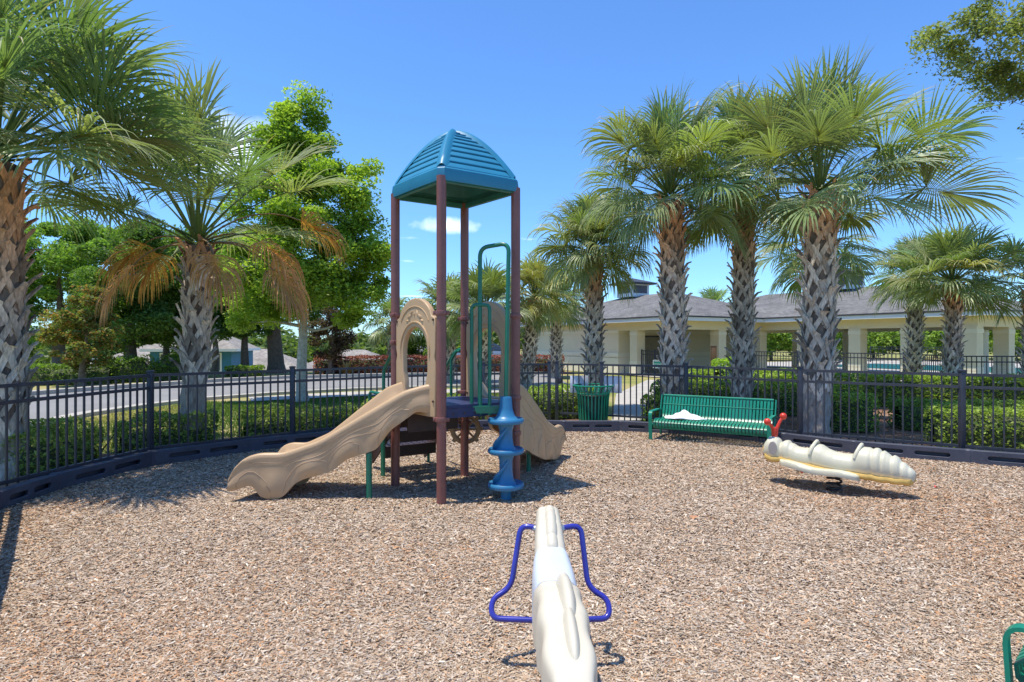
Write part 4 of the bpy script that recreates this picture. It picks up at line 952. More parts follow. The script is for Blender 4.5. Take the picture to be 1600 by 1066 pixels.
# arch panels
def arch_panel(P0, P1, flip):
    d = (P1 - P0); L = d.length; d.normalize(); w0 = .065; W = L - 2 * w0; out = Vector((d.y, -d.x, 0))
    if (P0 + out - CEN).length < (P0 - CEN).length: out = -out
    H0, H1, HT = -.11, .78, 1.02
    ol = [(0, H0), (W, H0), (W, .40), (W - .018, .46), (W, .52), (W, H1 - .03), (W - .02, H1 + .04), (W - .07, H1 + .06)]
    for i in range(1, 12):
        a = R(25 + 130 * i / 12); ol.append((W / 2 + (W / 2 - .06) * math.cos(a) / math.cos(R(25)), H1 + .06 + (HT - H1 - .06) * (math.sin(a) - math.sin(R(25))) / (1 - math.sin(R(25)))))
    ol += [(.07, H1 + .06), (.02, H1 + .04), (0, H1 - .03), (0, .52), (.018, .46), (0, .40)]
    ho = []; hw = W * .31
    for i in range(17): a = R(180 * i / 16); ho.append((W / 2 + hw * math.cos(a), .50 + hw * 1.02 * math.sin(a)))
    ho += [(W / 2 - hw, .30), (W / 2 - hw * .86, .22), (W / 2 - hw * .86, .0), (W / 2 + hw * .86, .0), (W / 2 + hw * .86, .22), (W / 2 + hw, .30)]
    org_ = P0 + d * w0 + zv * DZ
    o = plate('arch_panel', [ol, ho], .055, .010, org_, d, zv, M_TAN, tw)
    # raised arch moulding and leaf emblem over the opening
    Tn = out * .03; m = MB()
    m.tube([org_ + d * (W / 2 + (hw + .045) * math.cos(R(a))) + zv * (.50 + (hw * 1.02 + .05) * math.sin(R(a))) + Tn * .95 for a in range(-10, 191, 10)], .010, 6)
    m.tube([org_ + d * (W / 2 + W * .37 * math.cos(R(a))) + zv * (.72 + .22 * math.sin(R(a))) + Tn * .95 for a in range(20, 161, 10)], .006, 6)
    for (cx, cz, an, l_) in ((-.10, .842, 25, .09), (.10, .842, 155, .09), (-.055, .875, 60, .07), (.055, .875, 120, .07), (-.14, .80, 10, .06), (.14, .80, 170, .06), (0, .86, 90, .05)):
        V = []; k = 10; ca, sa = math.cos(R(an)), math.sin(R(an))
        for i in range(k): 
            t_ = 2 * math.pi * i / k; x_, y_ = l_ / 2 * math.cos(t_), l_ * .2 * math.sin(t_); V.append(org_ + d * (W / 2 + cx + x_ * ca - y_ * sa) + zv * (cz + x_ * sa + y_ * ca) + Tn * .9)
        V.append(org_ + d * (W / 2 + cx) + zv * cz + Tn * 1.45); m.add(V, [(i, (i + 1) % k, k) for i in range(k)])
    m.build('moulding', M_TAN, o)
    m = MB()
    for x_ in (.03, W - .03):
        for z_ in (.80, .04): m.tube([org_ + d * x_ + zv * z_ + Tn * .8, org_ + d * x_ + zv * z_ + Tn * 1.25], .011, 10)
    m.build('bolts', M_DARK, o)
arch_panel(A, B, 1); arch_panel(C_, D, 0)
# slides
Xs = np.array([-.765, -1.006, -1.416, -1.82, -2.16, -2.39, -2.527, -2.62, -2.66]); Zt = np.array([1.108, 1.042, .807, .569, .454, .454, .41, .31, .23])
Xb = np.array([-.765, -.9, -1.145, -1.28, -1.55, -1.71, -1.96, -2.05, -2.16, -2.27, -2.38, -2.43, -2.5, -2.6, -2.66]); Zb = np.array([.83, .85, .671, .488, .40, .277, .211, .169, .04, .015, .05, .145, .150, .105, .10])
def catm(x, xs, ys): return float(np.interp(x, xs[::-1], ys[::-1]))
def slide(nearf, farf, leg_s, lbl, Zb=Zb, Zf=Zb):
    n = 72; sects = []
    for i in range(n + 1):
        s = i / n; X = -.765 + (-2.66 + .765) * s
        # smoothed profiles
        k = [-.05, -.025, 0, .025, .05]; zt = np.mean([catm(np.clip(X + q, -2.66, -.765), Xs, Zt) for q in k]); zb = np.mean([catm(np.clip(X + q * .5, -2.66, -.765), Xb, Zb) for q in k]); zf = np.mean([catm(np.clip(X + q * .5, -2.66, -.765), Xb, Zf) for q in k])
        if s > .96: zt = catm(X, Xs, Zt)
        Nn = nearf(s); Ff = farf(s); c = (Nn + Ff) / 2; wv = (Ff - Nn); wd = wv.length; wv.normalize()
        fl = zt - (.13 + .06 * math.sin(math.pi * min(1, s * 1.1))) if s < .9 else zt - .19 * max(0.1, (1 - s) / .1) - .01
        fl = max(fl, max(zb, zf) + .02 if s < .97 else 0.05)
        if s < .08: fl = min(fl, DZ + .01 - .3 * s)
        bulge = .018 * math.sin(s * 34) * (1 if s < .85 else .3); hw = wd / 2; mid = (zt + zb) / 2
        def half(zb):
            return [(-hw - .004, zb), (-hw - .016 - bulge * .6, zb + (zt - zb) * .12), (-hw - .022 - bulge, zb + (zt - zb) * .32), (-hw - .012 - bulge * .3, zb + (zt - zb) * .55), (-hw - .008, zt - (zt - zb) * .25), (-hw - .014, zt - .045), (-hw - .012, zt - .015), (-hw + .004, zt), (-hw + .028, zt + .002), (-hw + .045, zt - .014), (-hw + .055, zt - .05), (-hw + .075, (zt + fl) / 2), (-hw + .11, fl + .025), (-hw + .17, fl), (-.05, fl - .006)]
        pr = half(zb) + [(-x, z_) for (x, z_) in half(zf)[::-1]]
        inn = [(x * .93, z_) for (x, z_) in ((hw - .03, zf), (hw - .03, max(zf, min(zt - .07, fl - .02))), (-hw + .03, max(zb, min(zt - .07, fl - .02))), (-hw + .03, zb))]
        pr = pr + inn
        sects.append([c + wv * x + zv * z_ for x, z_ in pr])
    K = len(sects[0]); V = [p for s_ in sects for p in s_]
    Fs = [(i * K + j, i * K + (j + 1) % K, (i + 1) * K + (j + 1) % K, (i + 1) * K + j) for i in range(n) for j in range(K)]
    Fs += [tuple(range(K))[::-1], tuple(n * K + j for j in range(K))]
    m = MB(); m.add(V, Fs); o = m.build('slide', M_TAN, tw, sharp=50, **({'label': lbl} if lbl else {}))
    # carved driftwood grooves, as shallow raised ridges along the two outer walls
    g = MB()
    for side in (0, 1):
        for (f0, amp, ph, s0, s1) in ((.80, .03, 0, .06, .90), (.66, .06, 1.1, .1, .72), (.52, .08, .6, .2, .55)):
            pts = []
            for i in range(40):
                s = s0 + (s1 - s0) * i / 39; k_ = int(round(s * n)); L_ = sects[k_]; lo = L_[0] if side == 0 else L_[29]; seq = [L_[q] for q in (range(0, 7) if side == 0 else range(29, 22, -1))]
                f = f0 + amp * math.sin(s * 17 + ph); zt_ = seq[-1].z; zb_ = seq[0].z; zz = zb_ + (zt_ - zb_) * f
                for q in range(6):
                    if seq[q].z <= zz <= seq[q + 1].z:
                        tt = (zz - seq[q].z) / (seq[q + 1].z - seq[q].z + 1e-6); pts.append(seq[q].lerp(seq[q + 1], tt)); break
            if len(pts) > 5: g.tube(pts, .0030, 5)
        for (sc_, sw) in ((.88, .085), (.62, .11), (.44, .08), (.19, .08)):   # scooped scallop outlines
            pts = []
            for i in range(17):
                a = math.pi * i / 16; s = min(.97, max(.01, sc_ + sw * math.cos(a))); k_ = int(round(s * n)); L_ = sects[k_]; seq = [L_[q] for q in (range(0, 7) if side == 0 else range(29, 22, -1))]
                f = .06 + .46 * max(0, math.sin(a)) ** .7; zz = seq[0].z + (seq[-1].z - seq[0].z) * f
                for q in range(6):
                    if seq[q].z <= zz <= seq[q + 1].z:
                        tt = (zz - seq[q].z) / (seq[q + 1].z - seq[q].z + 1e-6); pts.append(seq[q].lerp(seq[q + 1], tt)); break
            if len(pts) > 5: g.tube(pts, .0038, 6)
    g.build('carved_groove', M_GROOVE, o)
    for (p, z_, r_) in leg_s:
        l = MB(); l.tube([p - zv * .05, p + zv * z_], r_, 14); l.build('slide_leg', M_GREEN, tw)
    return o
def l2(a, b, s): return Vector(a).lerp(Vector(b), s)
slide(lambda s: Vector((-.765 - 1.895 * s, 5.71 + .03 * math.sin(math.pi * s), 0)), lambda s: Vector((-1.10 - 1.40 * s, 6.13 + .27 * s ** .8, 0)), [(Vector((-1.355, 5.76, 0)), .45, .028), (Vector((-2.25, 5.76, 0)), .08, .02)], None)
slide(lambda s: Vector((.015 + .69 * s ** .9, 6.20 + 1.80 * s, 0)), lambda s: Vector((-.42 + .60 * s, 6.68 + 1.62 * s, 0)), [(Vector((.19, 6.95, 0)), .50, .028), (Vector((.36, 7.8, 0)), .10, .018)], None, Zb=np.array([.40, .40, .33, .27, .18, .13, .09, .07, .05, .04, .06, .12, .17, .22, .25]))
# hoops over the climber side
fd = (D - B).normalized(); fo = Vector((fd.y, -fd.x, 0))
hp0 = Vector((-.30, 5.90, 0)); cl = Vector((-.058, 5.75, 0))
m = MB(); top = 2.41; q0 = P(750, 535, 5.86); q1 = P(795, 535, 5.75)
m.tube(rounded([Vector((q0.x, q0.y, .80)), Vector((q0.x, q0.y, top)), Vector((q1.x, q1.y, top + .03)), Vector((cl.x, cl.y, .95))], .09, 7), .0205, 12); m.build('tall_hoop', M_GREEN, tw)
q2 = P(737, 535, 5.85); q3 = P(765, 535, 5.84)
m = MB(); m.tube(rounded([Vector((q2.x, q2.y, .80)), Vector((q2.x, q2.y, 1.86)), Vector((q3.x, q3.y, 1.86)), Vector((q3.x, q3.y, .80))], .05, 6), .0175, 12); m.build('hand_loop', M_GREEN, tw)
m = MB(); a_ = P(731, 535, 5.83); b__ = P(781, 535, 5.84); m.bar(Vector((a_.x, a_.y, .855)), Vector((b__.x, b__.y, .855)), .05, .07); 
for f in (.15, .5, .85): p = a_.lerp(b__, f); p.z = .85; m.tube([p + Vector((0, -.02, 0)), p + Vector((0, -.034, 0))], .011, 8)
m.build('mounting_plate', M_GREEN, tw)
# blue corkscrew climber
m = MB(); rr_ = .172
prf = [(.052, -.08), (.050, .09), (.065, .125), (.10, .135), (rr_ - .01, .128), (rr_, .145), (rr_, .165), (rr_ - .012, .178), (rr_ - .03, .170), (.10, .165), (.075, .20), (.062, .29), (.062, .38), (.08, .44), (rr_ - .012, .452), (rr_, .467), (rr_, .487), (rr_ - .012, .50), (rr_ - .03, .492), (.10, .487), (.075, .52), (.062, .60), (.062, .67), (.08, .725), (rr_ - .012, .735), (rr_, .75), (rr_, .77), (rr_ - .012, .784), (rr_ - .03, .776), (.115, .775), (.085, .81), (.062, .88), (.056, .97), (.052, .985), (.02, .99)]
m.lathe(cl, prf, 40)
cp = m.build('corkscrew_climber', M_BLUE, tw, sharp=60)
m = MB()
for z0 in (.17, .495):                   # spiral ramps between the rings
    V = []; k = 18
    for i in range(k + 1):
        a = R(-200 + 150 * i / k); z_ = z0 + .27 * (i / k); rO = .135 * (1 - .55 * i / k); e_ = Vector((math.cos(a), math.sin(a), 0))
        V += [cl + e_ * .04 + zv * (z_ + .05), cl + e_ * rO + zv * (z_ - .0), cl + e_ * rO + zv * (z_ - .03), cl + e_ * .04 + zv * (z_ - .06)]
    Fs = [(i * 4 + j, i * 4 + (j + 1) % 4, (i + 1) * 4 + (j + 1) % 4, (i + 1) * 4 + j) for i in range(k) for j in range(4)] + [(3, 2, 1, 0), (k * 4, k * 4 + 1, k * 4 + 2, k * 4 + 3)]
    m.add(V, Fs)
m.build('spiral_step', M_BLUE, cp)
m = MB(); m.tube([cl + zv * -.1, cl + zv * .1], .042, 16); m.build('climber_foot', M_GREEN, tw)
# stairs at the back left with green handrails
ac = (A + C_) / 2; sd = (C_ - A).normalized(); so_ = Vector((-sd.y, sd.x, 0)); 
m = MB(); hwid = .33
for k in range(3):
    c = ac + so_ * (.20 + .24 * k) + zv * (DZ - .20 - .2 * k); m.box(c, (hwid * 2, .24, .035), ax=(sd, so_, zv)); m.box(c - so_ * .11 - zv * .06, (hwid * 2, .015, .10), ax=(sd, so_, zv))
for s_ in (-1, 1): m.bar(ac + sd * s_ * hwid + so_ * .03 + zv * (DZ - .12), ac + sd * s_ * hwid + so_ * .92 + zv * .16, .02, .16)
st_ = m.build('stairs', M_DARK, tw, smooth=False)
m = MB()
for k in range(3):
    c = ac + so_ * (.20 + .24 * k) + zv * (DZ - .18 - .2 * k)
    for i in range(9):
        for j in range(3): m.tube([c + sd * (-.28 + .07 * i) + so_ * (-.07 + .07 * j), c + sd * (-.28 + .07 * i) + so_ * (-.07 + .07 * j) + zv * .004], .012, 6)
m.build('tread_studs', M_DECK, st_, smooth=False)
for s_ in (-1, 1):
    b0 = ac + sd * s_ * (hwid + .04)
    m = MB(); m.tube(rounded([b0 + so_ * .04 + zv * 1.40, b0 + so_ * .16 + zv * 1.40, b0 + so_ * .42 + zv * 1.18, b0 + so_ * .42 - zv * .05], .06, 5), .0175, 10)
    m.build('handrail', M_GREEN, tw)
    m = MB(); m.tube(rounded([b0 + so_ * .46 - zv * .05, b0 + so_ * .46 + zv * .93, b0 + so_ * .86 + zv * .93, b0 + so_ * .86 - zv * .05], .06, 5), .0175, 10)
    m.build('handrail', M_GREEN, tw)
m = MB(); m.tube(rounded([C_ + Vector((-.02, .02, 1.42)), C_ + Vector((-.08, .06, 1.42)), C_ + Vector((-.16, .12, 1.3)), C_ + Vector((-.16, .12, .9))], .04, 5), .0165, 10); m.build('handrail', M_GREEN, tw)
# perforated riser below the deck and slanted dark brace
m = MB(); fr0 = ac.lerp(CEN, .2)
m.box(CEN - fd * .1 + zv * (DZ - .20) + Vector((-.12, -.02, 0)), (.55, .02, .18), ax=(sd, so_, zv)); o = m.build('under_deck_panel', M_DARK, tw, smooth=False)
# ship wheel under the deck
m = MB(); wc = Vector((-.52, 6.80, .53)); ux = Vector((1, .08, 0)).normalized(); 
m.tube([wc + ux * (.145 * math.cos(R(a))) + zv * (.145 * math.sin(R(a))) for a in range(0, 360, 12)], .028, 8, closed=True)
for a in range(0, 360, 45): e_ = ux * math.cos(R(a)) + zv * math.sin(R(a)); m.tube([wc + e_ * .02, wc + e_ * .15], .013, 6); m.tube([wc + e_ * .15, wc + e_ * .195], [.026, .020], 8)
m.lathe(wc - zv * .0, [(.04, -.03), (.045, 0), (.04, .03)], 12); m.build('play_wheel', M_TAN, tw)

# ------------------------------------------------------------------ benches
def bench(name, origin, rz, L, label, group, zoff=0):
    """local x along the bench, y towards the back, z up; the origin is the front left foot"""
    e = empty(name, tuple(origin), rz, label=label, cat='bench', group=group)
    # slat centre line in the y, z plane: waterfall front, seat, back
    pr = [(.06, .20), (.02, .235), (.015, .28), (.05, .315), (.14, .325), (.27, .312), (.38, .305), (.43, .325), (.455, .37), (.49, .47), (.52, .57), (.545, .64)]
    ns = int(L / .049); 
    for (nm, sel) in (('seat_slats', pr[:9]), ('back_slats', pr[8:])):
        m = MB()
        for i in range(ns):
            x = .05 + (L - .1) * i / (ns - 1); V = []; w_ = .0165; th = .005
            for j, (y, z_) in enumerate(sel):
                y0, z0 = sel[max(j - 1, 0)]; y1, z1 = sel[min(j + 1, len(sel) - 1)]; t = Vector((0, y1 - y0, z1 - z0)).normalized(); nn = Vector((0, -t.z, t.y))
                for sx, sn in ((-1, -1), (1, -1), (1, 1), (-1, 1)): V.append(Vector((x + sx * w_, y, z_)) + nn * sn * th)
            k = len(sel); Fs = [(j * 4 + q, j * 4 + (q + 1) % 4, (j + 1) * 4 + (q + 1) % 4, (j + 1) * 4 + q) for j in range(k - 1) for q in range(4)] + [(3, 2, 1, 0), (k * 4 - 4, k * 4 - 3, k * 4 - 2, k * 4 - 1)]
            m.add(V, Fs)
        m.build(nm, M_BENCH, e, smooth=True, sharp=40, world=False)
    m = MB()
    for (y, z_, r_) in ((.075, .195, .015), (.44, .30, .018), (.50, .52, .007), (.55, .655, .017)): m.tube([(.03, y, z_), (L - .03, y, z_)], r_, 10)
    m.build('rail', M_BENCH, e, world=False)
    for x in (0, L):
        m = MB(); pts = rounded([(x, .02, -.05), (x, -.01, .44), (x, .40, .45), (x, .52, .42)], .07, 6); V = []
        for j, p in enumerate(pts):
            t = (pts[min(j + 1, len(pts) - 1)] - pts[max(j - 1, 0)]).normalized(); nn = Vector((0, -t.z, t.y))
            for sx, sn in ((-1, -1), (1, -1), (1, 1), (-1, 1)): V.append(p + Vector((sx * .026, 0, 0)) + nn * sn * .008)
        k = len(pts); m.add(V, [(j * 4 + q, j * 4 + (q + 1) % 4, (j + 1) * 4 + (q + 1) % 4, (j + 1) * 4 + q) for j in range(k - 1) for q in range(4)] + [(3, 2, 1, 0), (k * 4 - 4, k * 4 - 3, k * 4 - 2, k * 4 - 1)])
        m.build('armrest', M_BENCH, e, sharp=40, world=False)
        m = MB(); m.bar((x, .44, .33), (x, .50, -.05), .05, .016, up=(1, 0, 0)); m.bar((x, .44, .30), (x, .56, .655), .05, .016, up=(1, 0, 0)); m.bar((x, .05, .21), (x, .46, .28), .05, .016, up=(1, 0, 0))
        m.build('leg', M_BENCH, e, smooth=False, world=False)
    return e
b_l = G(1016, 688); b_r = G(1192, 704); dv_ = b_r - b_l
bench('park_bench', b_l, math.atan2(dv_.y, dv_.x), dv_.length + .08, 'green slatted bench in front of the far fence with a white cloth on it', 'green slatted benches')
bench('park_bench', Vector((1.87 + 1.6 * .74, 2.29 + 1.6 * .67, 0)), math.atan2(-.67, -.74), 1.6, 'green slatted bench cut by the lower right corner of the picture', 'green slatted benches')
# cloth on the bench
bd_ = dv_.normalized(); bk = Vector((-bd_.y, bd_.x, 0)); c0 = b_l + bd_ * .42 + bk * .24 + zv * .335
n = 26; V = []; rng = np.random.RandomState(3); 
for i in range(n):
    for j in range(n):
        x = (i / (n - 1) - .5) * 2; y = (j / (n - 1) - .5) * 2; r_ = math.hypot(x, y); ang = math.atan2(y, x); bo = 1 + .18 * math.sin(3 * ang + 1) + .08 * math.sin(7 * ang)
        h = max(0, 1 - (r_ / 1.05) ** 2); hz = .10 * h * (.55 + .45 * math.sin(x * 3.2 + 1.0)) + .02 * math.sin(x * 9 + y * 6) * h + .015 * math.sin(y * 13 - x * 5) * h + .008
        sc_ = .5 if r_ < 1 else .5 / r_; V.append(c0 + bd_ * x * .30 * bo * (1 if r_ < 1 else 1 / r_) + bk * y * .15 * bo * (1 if r_ < 1 else 1 / r_) + zv * max(.004, hz))
m = MB(); m.add(V, [(i * n + j, (i + 1) * n + j, (i + 1) * n + j + 1, i * n + j + 1) for i in range(n - 1) for j in range(n - 1)])
V2 = [v - zv * .004 for v in V]; 
o = m.build('cloth', M_CLOTH, label='crumpled white cloth lying on the left part of the far green bench', cat='cloth')
md = o.modifiers.new('s', 'SOLIDIFY'); md.thickness = .006

# ------------------------------------------------------------------ litter bin
lb = G(927, 667); e = empty('litter_bin', tuple(lb), label='round green slatted litter bin with a flared rim between the border and the fence', cat='bin')
m = MB(); nb = 28
for i in range(nb):
    a = 2 * math.pi * i / nb; e_ = Vector((math.cos(a), math.sin(a), 0)); t_ = Vector((-math.sin(a), math.cos(a), 0)); V = []
    pr = [(.245, .03), (.262, .30), (.275, .50), (.29, .62), (.325, .69), (.35, .725)]
    for j, (r_, z_) in enumerate(pr):
        for (s1, s2) in ((-1, -1), (1, -1), (1, 1), (-1, 1)): V.append(lb + e_ * (r_ + s2 * .004) + t_ * s1 * .013 + zv * z_)
    k = len(pr); m.add(V, [(j * 4 + q, j * 4 + (q + 1) % 4, (j + 1) * 4 + (q + 1) % 4, (j + 1) * 4 + q) for j in range(k - 1) for q in range(4)])
m.build('slats', M_BENCH, e)
for (nm, r_, z_, t_) in (('rim', .355, .735, .014), ('base_hoop', .247, .04, .010), ('upper_hoop', .287, .60, .008)):
    m = MB(); m.tube([lb + Vector((r_ * math.cos(R(a)), r_ * math.sin(R(a)), z_)) for a in range(0, 360, 10)], t_, 8, closed=True)
    m.build(nm, M_BENCH, e)
m = MB(); m.lathe(lb, [(.21, .04), (.235, .56), (.245, .565), (.235, .575), (.205, .56), (.19, .06), (.01, .055)], 28); m.build('liner', mat('dark_liner', (.012, .03, .025), .6), e)

# ------------------------------------------------------------------ signs
def sign(name, c, wd, h, nrm_rz, board, label, lines, ink, frame=None, cat='sign', posts=False):
    e = empty(name, (c.x, c.y, c.z - h / 2), label=label, cat=cat)
    X = Vector((math.cos(nrm_rz), math.sin(nrm_rz), 0)); Y = Vector((-math.sin(nrm_rz), math.cos(nrm_rz), 0))
    m = MB(); m.box(c, (wd, .012, h), rz=nrm_rz, bevel=.002); m.build('board', board, e)
    if lines:
        m = MB(); r_ = random.Random(5)
        for i in range(lines):
            z_ = h * (.36 - .72 * i / max(1, lines - 1)); x_ = -wd * .38
            while x_ < wd * .34:
                l_ = wd * (.05 + .10 * r_.random()); m.box(c + X * (x_ + l_ / 2) - Y * .0085 + zv * z_, (l_, .004, h * .05), rz=nrm_rz); x_ += l_ + wd * .03
        m.build('lettering', ink, e, smooth=False)
    if frame:
        m = MB()
        for s_ in (-1, 1): m.box(c + X * s_ * wd / 2, (.02, .03, h + .02), rz=nrm_rz); m.box(c + zv * s_ * h / 2, (wd + .02, .026, .02), rz=nrm_rz)
        m.build('frame', frame, e, smooth=False)
    if posts:
        m = MB(); m.box(Vector((c.x, c.y + .03, c.z / 2)), (.05, .04, c.z), rz=nrm_rz); m.build('post', frame or board, e, smooth=False)
    return e
M_SIGNW = mat('sign_back_white', (.74, .74, .82), .5, var=.03)
s1 = P(906, 601, 11.0); s1.y = 11.10; sign('fence_sign', s1, .33, .31, math.atan2(-.4, .83) * 0 + .02, M_SIGNW, 'plain pale panel hung on the gate left of the litter bin', 0, None, cat='sign')
f_a, f_b = fp[9], fp[10]; rzf = math.atan2((f_b - f_a).y, (f_b - f_a).x)
s2 = P(958, 601, 10.76); sign('fence_sign', s2 + Vector((0, .04, 0)), .33, .30, rzf, M_SIGNW, 'plain pale panel hung on the fence right of the litter bin', 0, None)
sign('pool_sign', P(1028, 569, 24.0), .36, .30, R(-10), mat('sign_green', (.02, .22, .15), .5), 'small green notice on the fence in front of the pavilion door', 3, M_WHITE, frame=M_WHITE)
sign('notice_board', P(1115, 556, 20.5), .18, .65, R(-20), mat('brown_wood', (.16, .09, .045), .6), 'brown wooden notice board right of the stout palm trunk', 0, None, frame=mat('brown_wood_frame', (.17, .09, .04), .6), posts=True)

# ------------------------------------------------------------------ spring riders
def skin_mesh(rings, name, m, parent, capr=True, **k):
    K = len(rings[0]); V = [p for r_ in rings for p in r_]
    Fs = [(i * K + j, i * K + (j + 1) % K, (i + 1) * K + (j + 1) % K, (i + 1) * K + j) for i in range(len(rings) - 1) for j in range(K)] + [tuple(range(K))[::-1], tuple((len(rings) - 1) * K + j for j in range(K))]
    b = MB(); b.add(V, Fs); return b.build(name, m, parent, sharp=60, **k)
def coil(c, r, z0, z1, turns, t=.012, n=90):
    return [c + Vector((r * math.cos(2 * math.pi * turns * i / n), r * math.sin(2 * math.pi * turns * i / n), z0 + (z1 - z0) * i / n)) for i in range(n + 1)]
# bug shaped rider
pl_ = Vector((2.72, 6.58, 0)); pr_ = Vector((3.80, 5.72, 0)); ax = (pr_ - pl_); LR = ax.length; ax.normalize(); sx = Vector((-ax.y, ax.x, 0)); rc0 = (pl_ + pr_) / 2
e = empty('spring_rider', tuple(rc0), label='ivory bug shaped spring rider with red ball antennae and yellowed underside, right of the bench', cat='spring rider', group='spring riders')
tiltz = lambda t: .03 - .045 * t
keys = [(0, .33, .14, .03), (.02, .28, .38, .09), (.05, .26, .44, .12), (.085, .25, .455, .13), (.12, .255, .43, .12), (.145, .26, .405, .105), (.165, .255, .42, .115), (.19, .25, .425, .12), (.215, .25, .40, .12), (.25, .24, .37, .12), (.295, .235, .365, .12), (.335, .235, .37, .125), (.35, .235, .415, .13), (.38, .23, .425, .14), (.42, .225, .42, .15), (.46, .22, .385, .15), (.51, .22, .365, .14), (.57, .22, .36, .14), (.625, .22, .365, .145), (.645, .215, .43, .145), (.67, .215, .45, .15), (.72, .215, .45, .16), (.74, .22, .452, .155), (.78, .21, .455, .155), (.82, .21, .435, .15), (.84, .215, .412, .142), (.88, .21, .405, .14), (.91, .21, .38, .128), (.925, .215, .355, .12), (.96, .21, .325, .10), (.985, .22, .29, .07), (1.0, .25, .265, .02)]
kt = np.array([k[0] for k in keys]); 
def mk(lowfrac):
    rings = []
    for i in range(141):
        t = i / 140; zb = np.interp(t, kt, [k[1] for k in keys]); ztp = np.interp(t, kt, [k[2] for k in keys]); w_ = np.interp(t, kt, [k[3] for k in keys]); 
        for t0, dp in ((.135, .02), (.205, .012), (.745, .014), (.80, .018), (.86, .018), (.915, .018), (.96, .012)):
            q_ = math.exp(-((t - t0) / .009) ** 2); ztp -= dp * q_; w_ -= dp * .6 * q_
        if t == 0: zb, ztp, w_ = .33, .34, .01
        zb -= .03; ztp += .02
        zc = (zb + ztp) / 2; hh = (ztp - zb) / 2; ring_ = []
        for j in range(22):
            a = 2 * math.pi * j / 22; cs, sn = math.cos(a), math.sin(a); ring_.append(pl_ + ax * LR * t + sx * w_ * np.sign(cs) * abs(cs) ** .8 + zv * (zc + hh * np.sign(sn) * abs(sn) ** .8 + tiltz(t)))
        rings.append(ring_)
    return rings
body = skin_mesh(mk(0), 'body', M_CATER, e)
# yellowed lower lip
rings = []
for i in range(121):
    t = i / 120; w_ = np.interp(t, kt, [k[3] for k in keys]) + .006; zb = np.interp(t, kt, [k[1] for k in keys]) - .035; zz = zb + tiltz(t); f = min(1, t / .03, (1 - t) / .02); w_ = max(.02, w_ * max(.15, f))
    rings.append([pl_ + ax * LR * t + sx * w_ * c1 + zv * (zz + z1) for c1, z1 in ((-1, .012), (-1.02, .03), (-.98, .05), (.98, .05), (1.02, .03), (1, .012), (.8, -.006), (-.8, -.006))])
skin_mesh(rings, 'underside', M_YEL, e)
# foot ledges on both sides
for s_ in (-1, 1):
    V = []; k = 24
    rg = []
    for i in range(k + 1):
        t = .15 + .53 * i / k; u_ = i / k; ou = .05 + .14 * (max(0, math.sin(math.pi * u_)) ** .5) * (.8 + .2 * math.sin(u_ * 9)); z_ = .255 - .045 * u_ + .012 * math.sin(u_ * 10) + tiltz(t) * .6; c_ = pl_ + ax * LR * t
        rg.append([c_ + sx * s_ * .08 + zv * z_, c_ + sx * s_ * (.10 + ou * .5) + zv * (z_ + .012), c_ + sx * s_ * (.10 + ou) + zv * (z_ + .006), c_ + sx * s_ * (.108 + ou) + zv * (z_ - .012), c_ + sx * s_ * (.10 + ou) + zv * (z_ - .045), c_ + sx * s_ * .08 + zv * (z_ - .06)])
    skin_mesh(rg, 'foot_ledge', M_CATER, e)
m = MB()
for t in (.34, .625):                    # raised seat backs
    c_ = pl_ + ax * LR * t; z0 = (.405 if t < .5 else .425) + tiltz(t)
    pts = [c_ + sx * (.135 * math.cos(R(a))) + ax * (.05 * math.sin(R(a)) + (.02 if t > .5 else .01)) + zv * (z0 - .09 + .155 * math.sin(R(a)) ** .8) for a in range(4, 177, 8)]; m.tube(pts, .017, 8)
m.build('seat_back', M_CATER, e)
m = MB(); hd = pl_ + ax * LR * .085; 
for s_, h2, o_ in ((-1, .655, -.055), (1, .705, .07)):
    b0 = hd + sx * s_ * .02 + zv * .47; p1 = hd + sx * s_ * .03 + ax * o_ * .2 + zv * .58; p2 = hd + sx * s_ * .09 + ax * o_ * .9 + zv * h2; m.tube([b0, p1, p1.lerp(p2, .5) + zv * .01, p2], [.02, .018, .016, .016], 10); m.ball(p2, .037, 10)
m.box(hd + zv * .52, (.035, .05, .14), rz=math.atan2(ax.y, ax.x), bevel=.008)
m.build('antennae', M_RED, e)
m = MB()                                  # grey eye patch on the camera side, a thin inlay
c_ = hd - sx * .132 + ax * .03 + zv * (.39)
for s_ in (1,):
    V = []; k = 16; X_ = ax
    for i in range(k): a = 2 * math.pi * i / k; V.append(hd + ax * (.012 + .040 * math.cos(a)) - sx * (.137 - .010 * abs(math.sin(a))) + zv * (.385 + .07 * math.sin(a)))
    V2 = [v + sx * .03 for v in V]; m.add(V + V2, [tuple(range(k))] + [(i, k + i, k + (i + 1) % k, (i + 1) % k) for i in range(k)])
m.build('eye', mat('worn_grey', (.33, .29, .26), .7), e)
m = MB(); fb = rc0 - ax * .0; m.tube(coil(fb, .065, .0, .165, 3.2), .011, 8); m.build('spring', M_SPRING, e)
m = MB(); m.lathe(fb, [(.08, -.01), (.08, .012), (.02, .014)], 16); m.build('base_plate', M_DARK, e)
m = MB()
for t in (.31, .44): p = pl_ + ax * LR * t - sx * .15 + zv * (.178 + tiltz(t) * .6); m.tube([p, p - sx * .03], .016, 10)
m.build('plugs', M_RED, e)
# front rider: long narrow creature, blue loop handles
X0 = .185
e = empty('spring_rider', (X0, 2.55, 0), label='cream spring rider with an indigo tube handle loop in the foreground', cat='spring rider', group='spring riders')
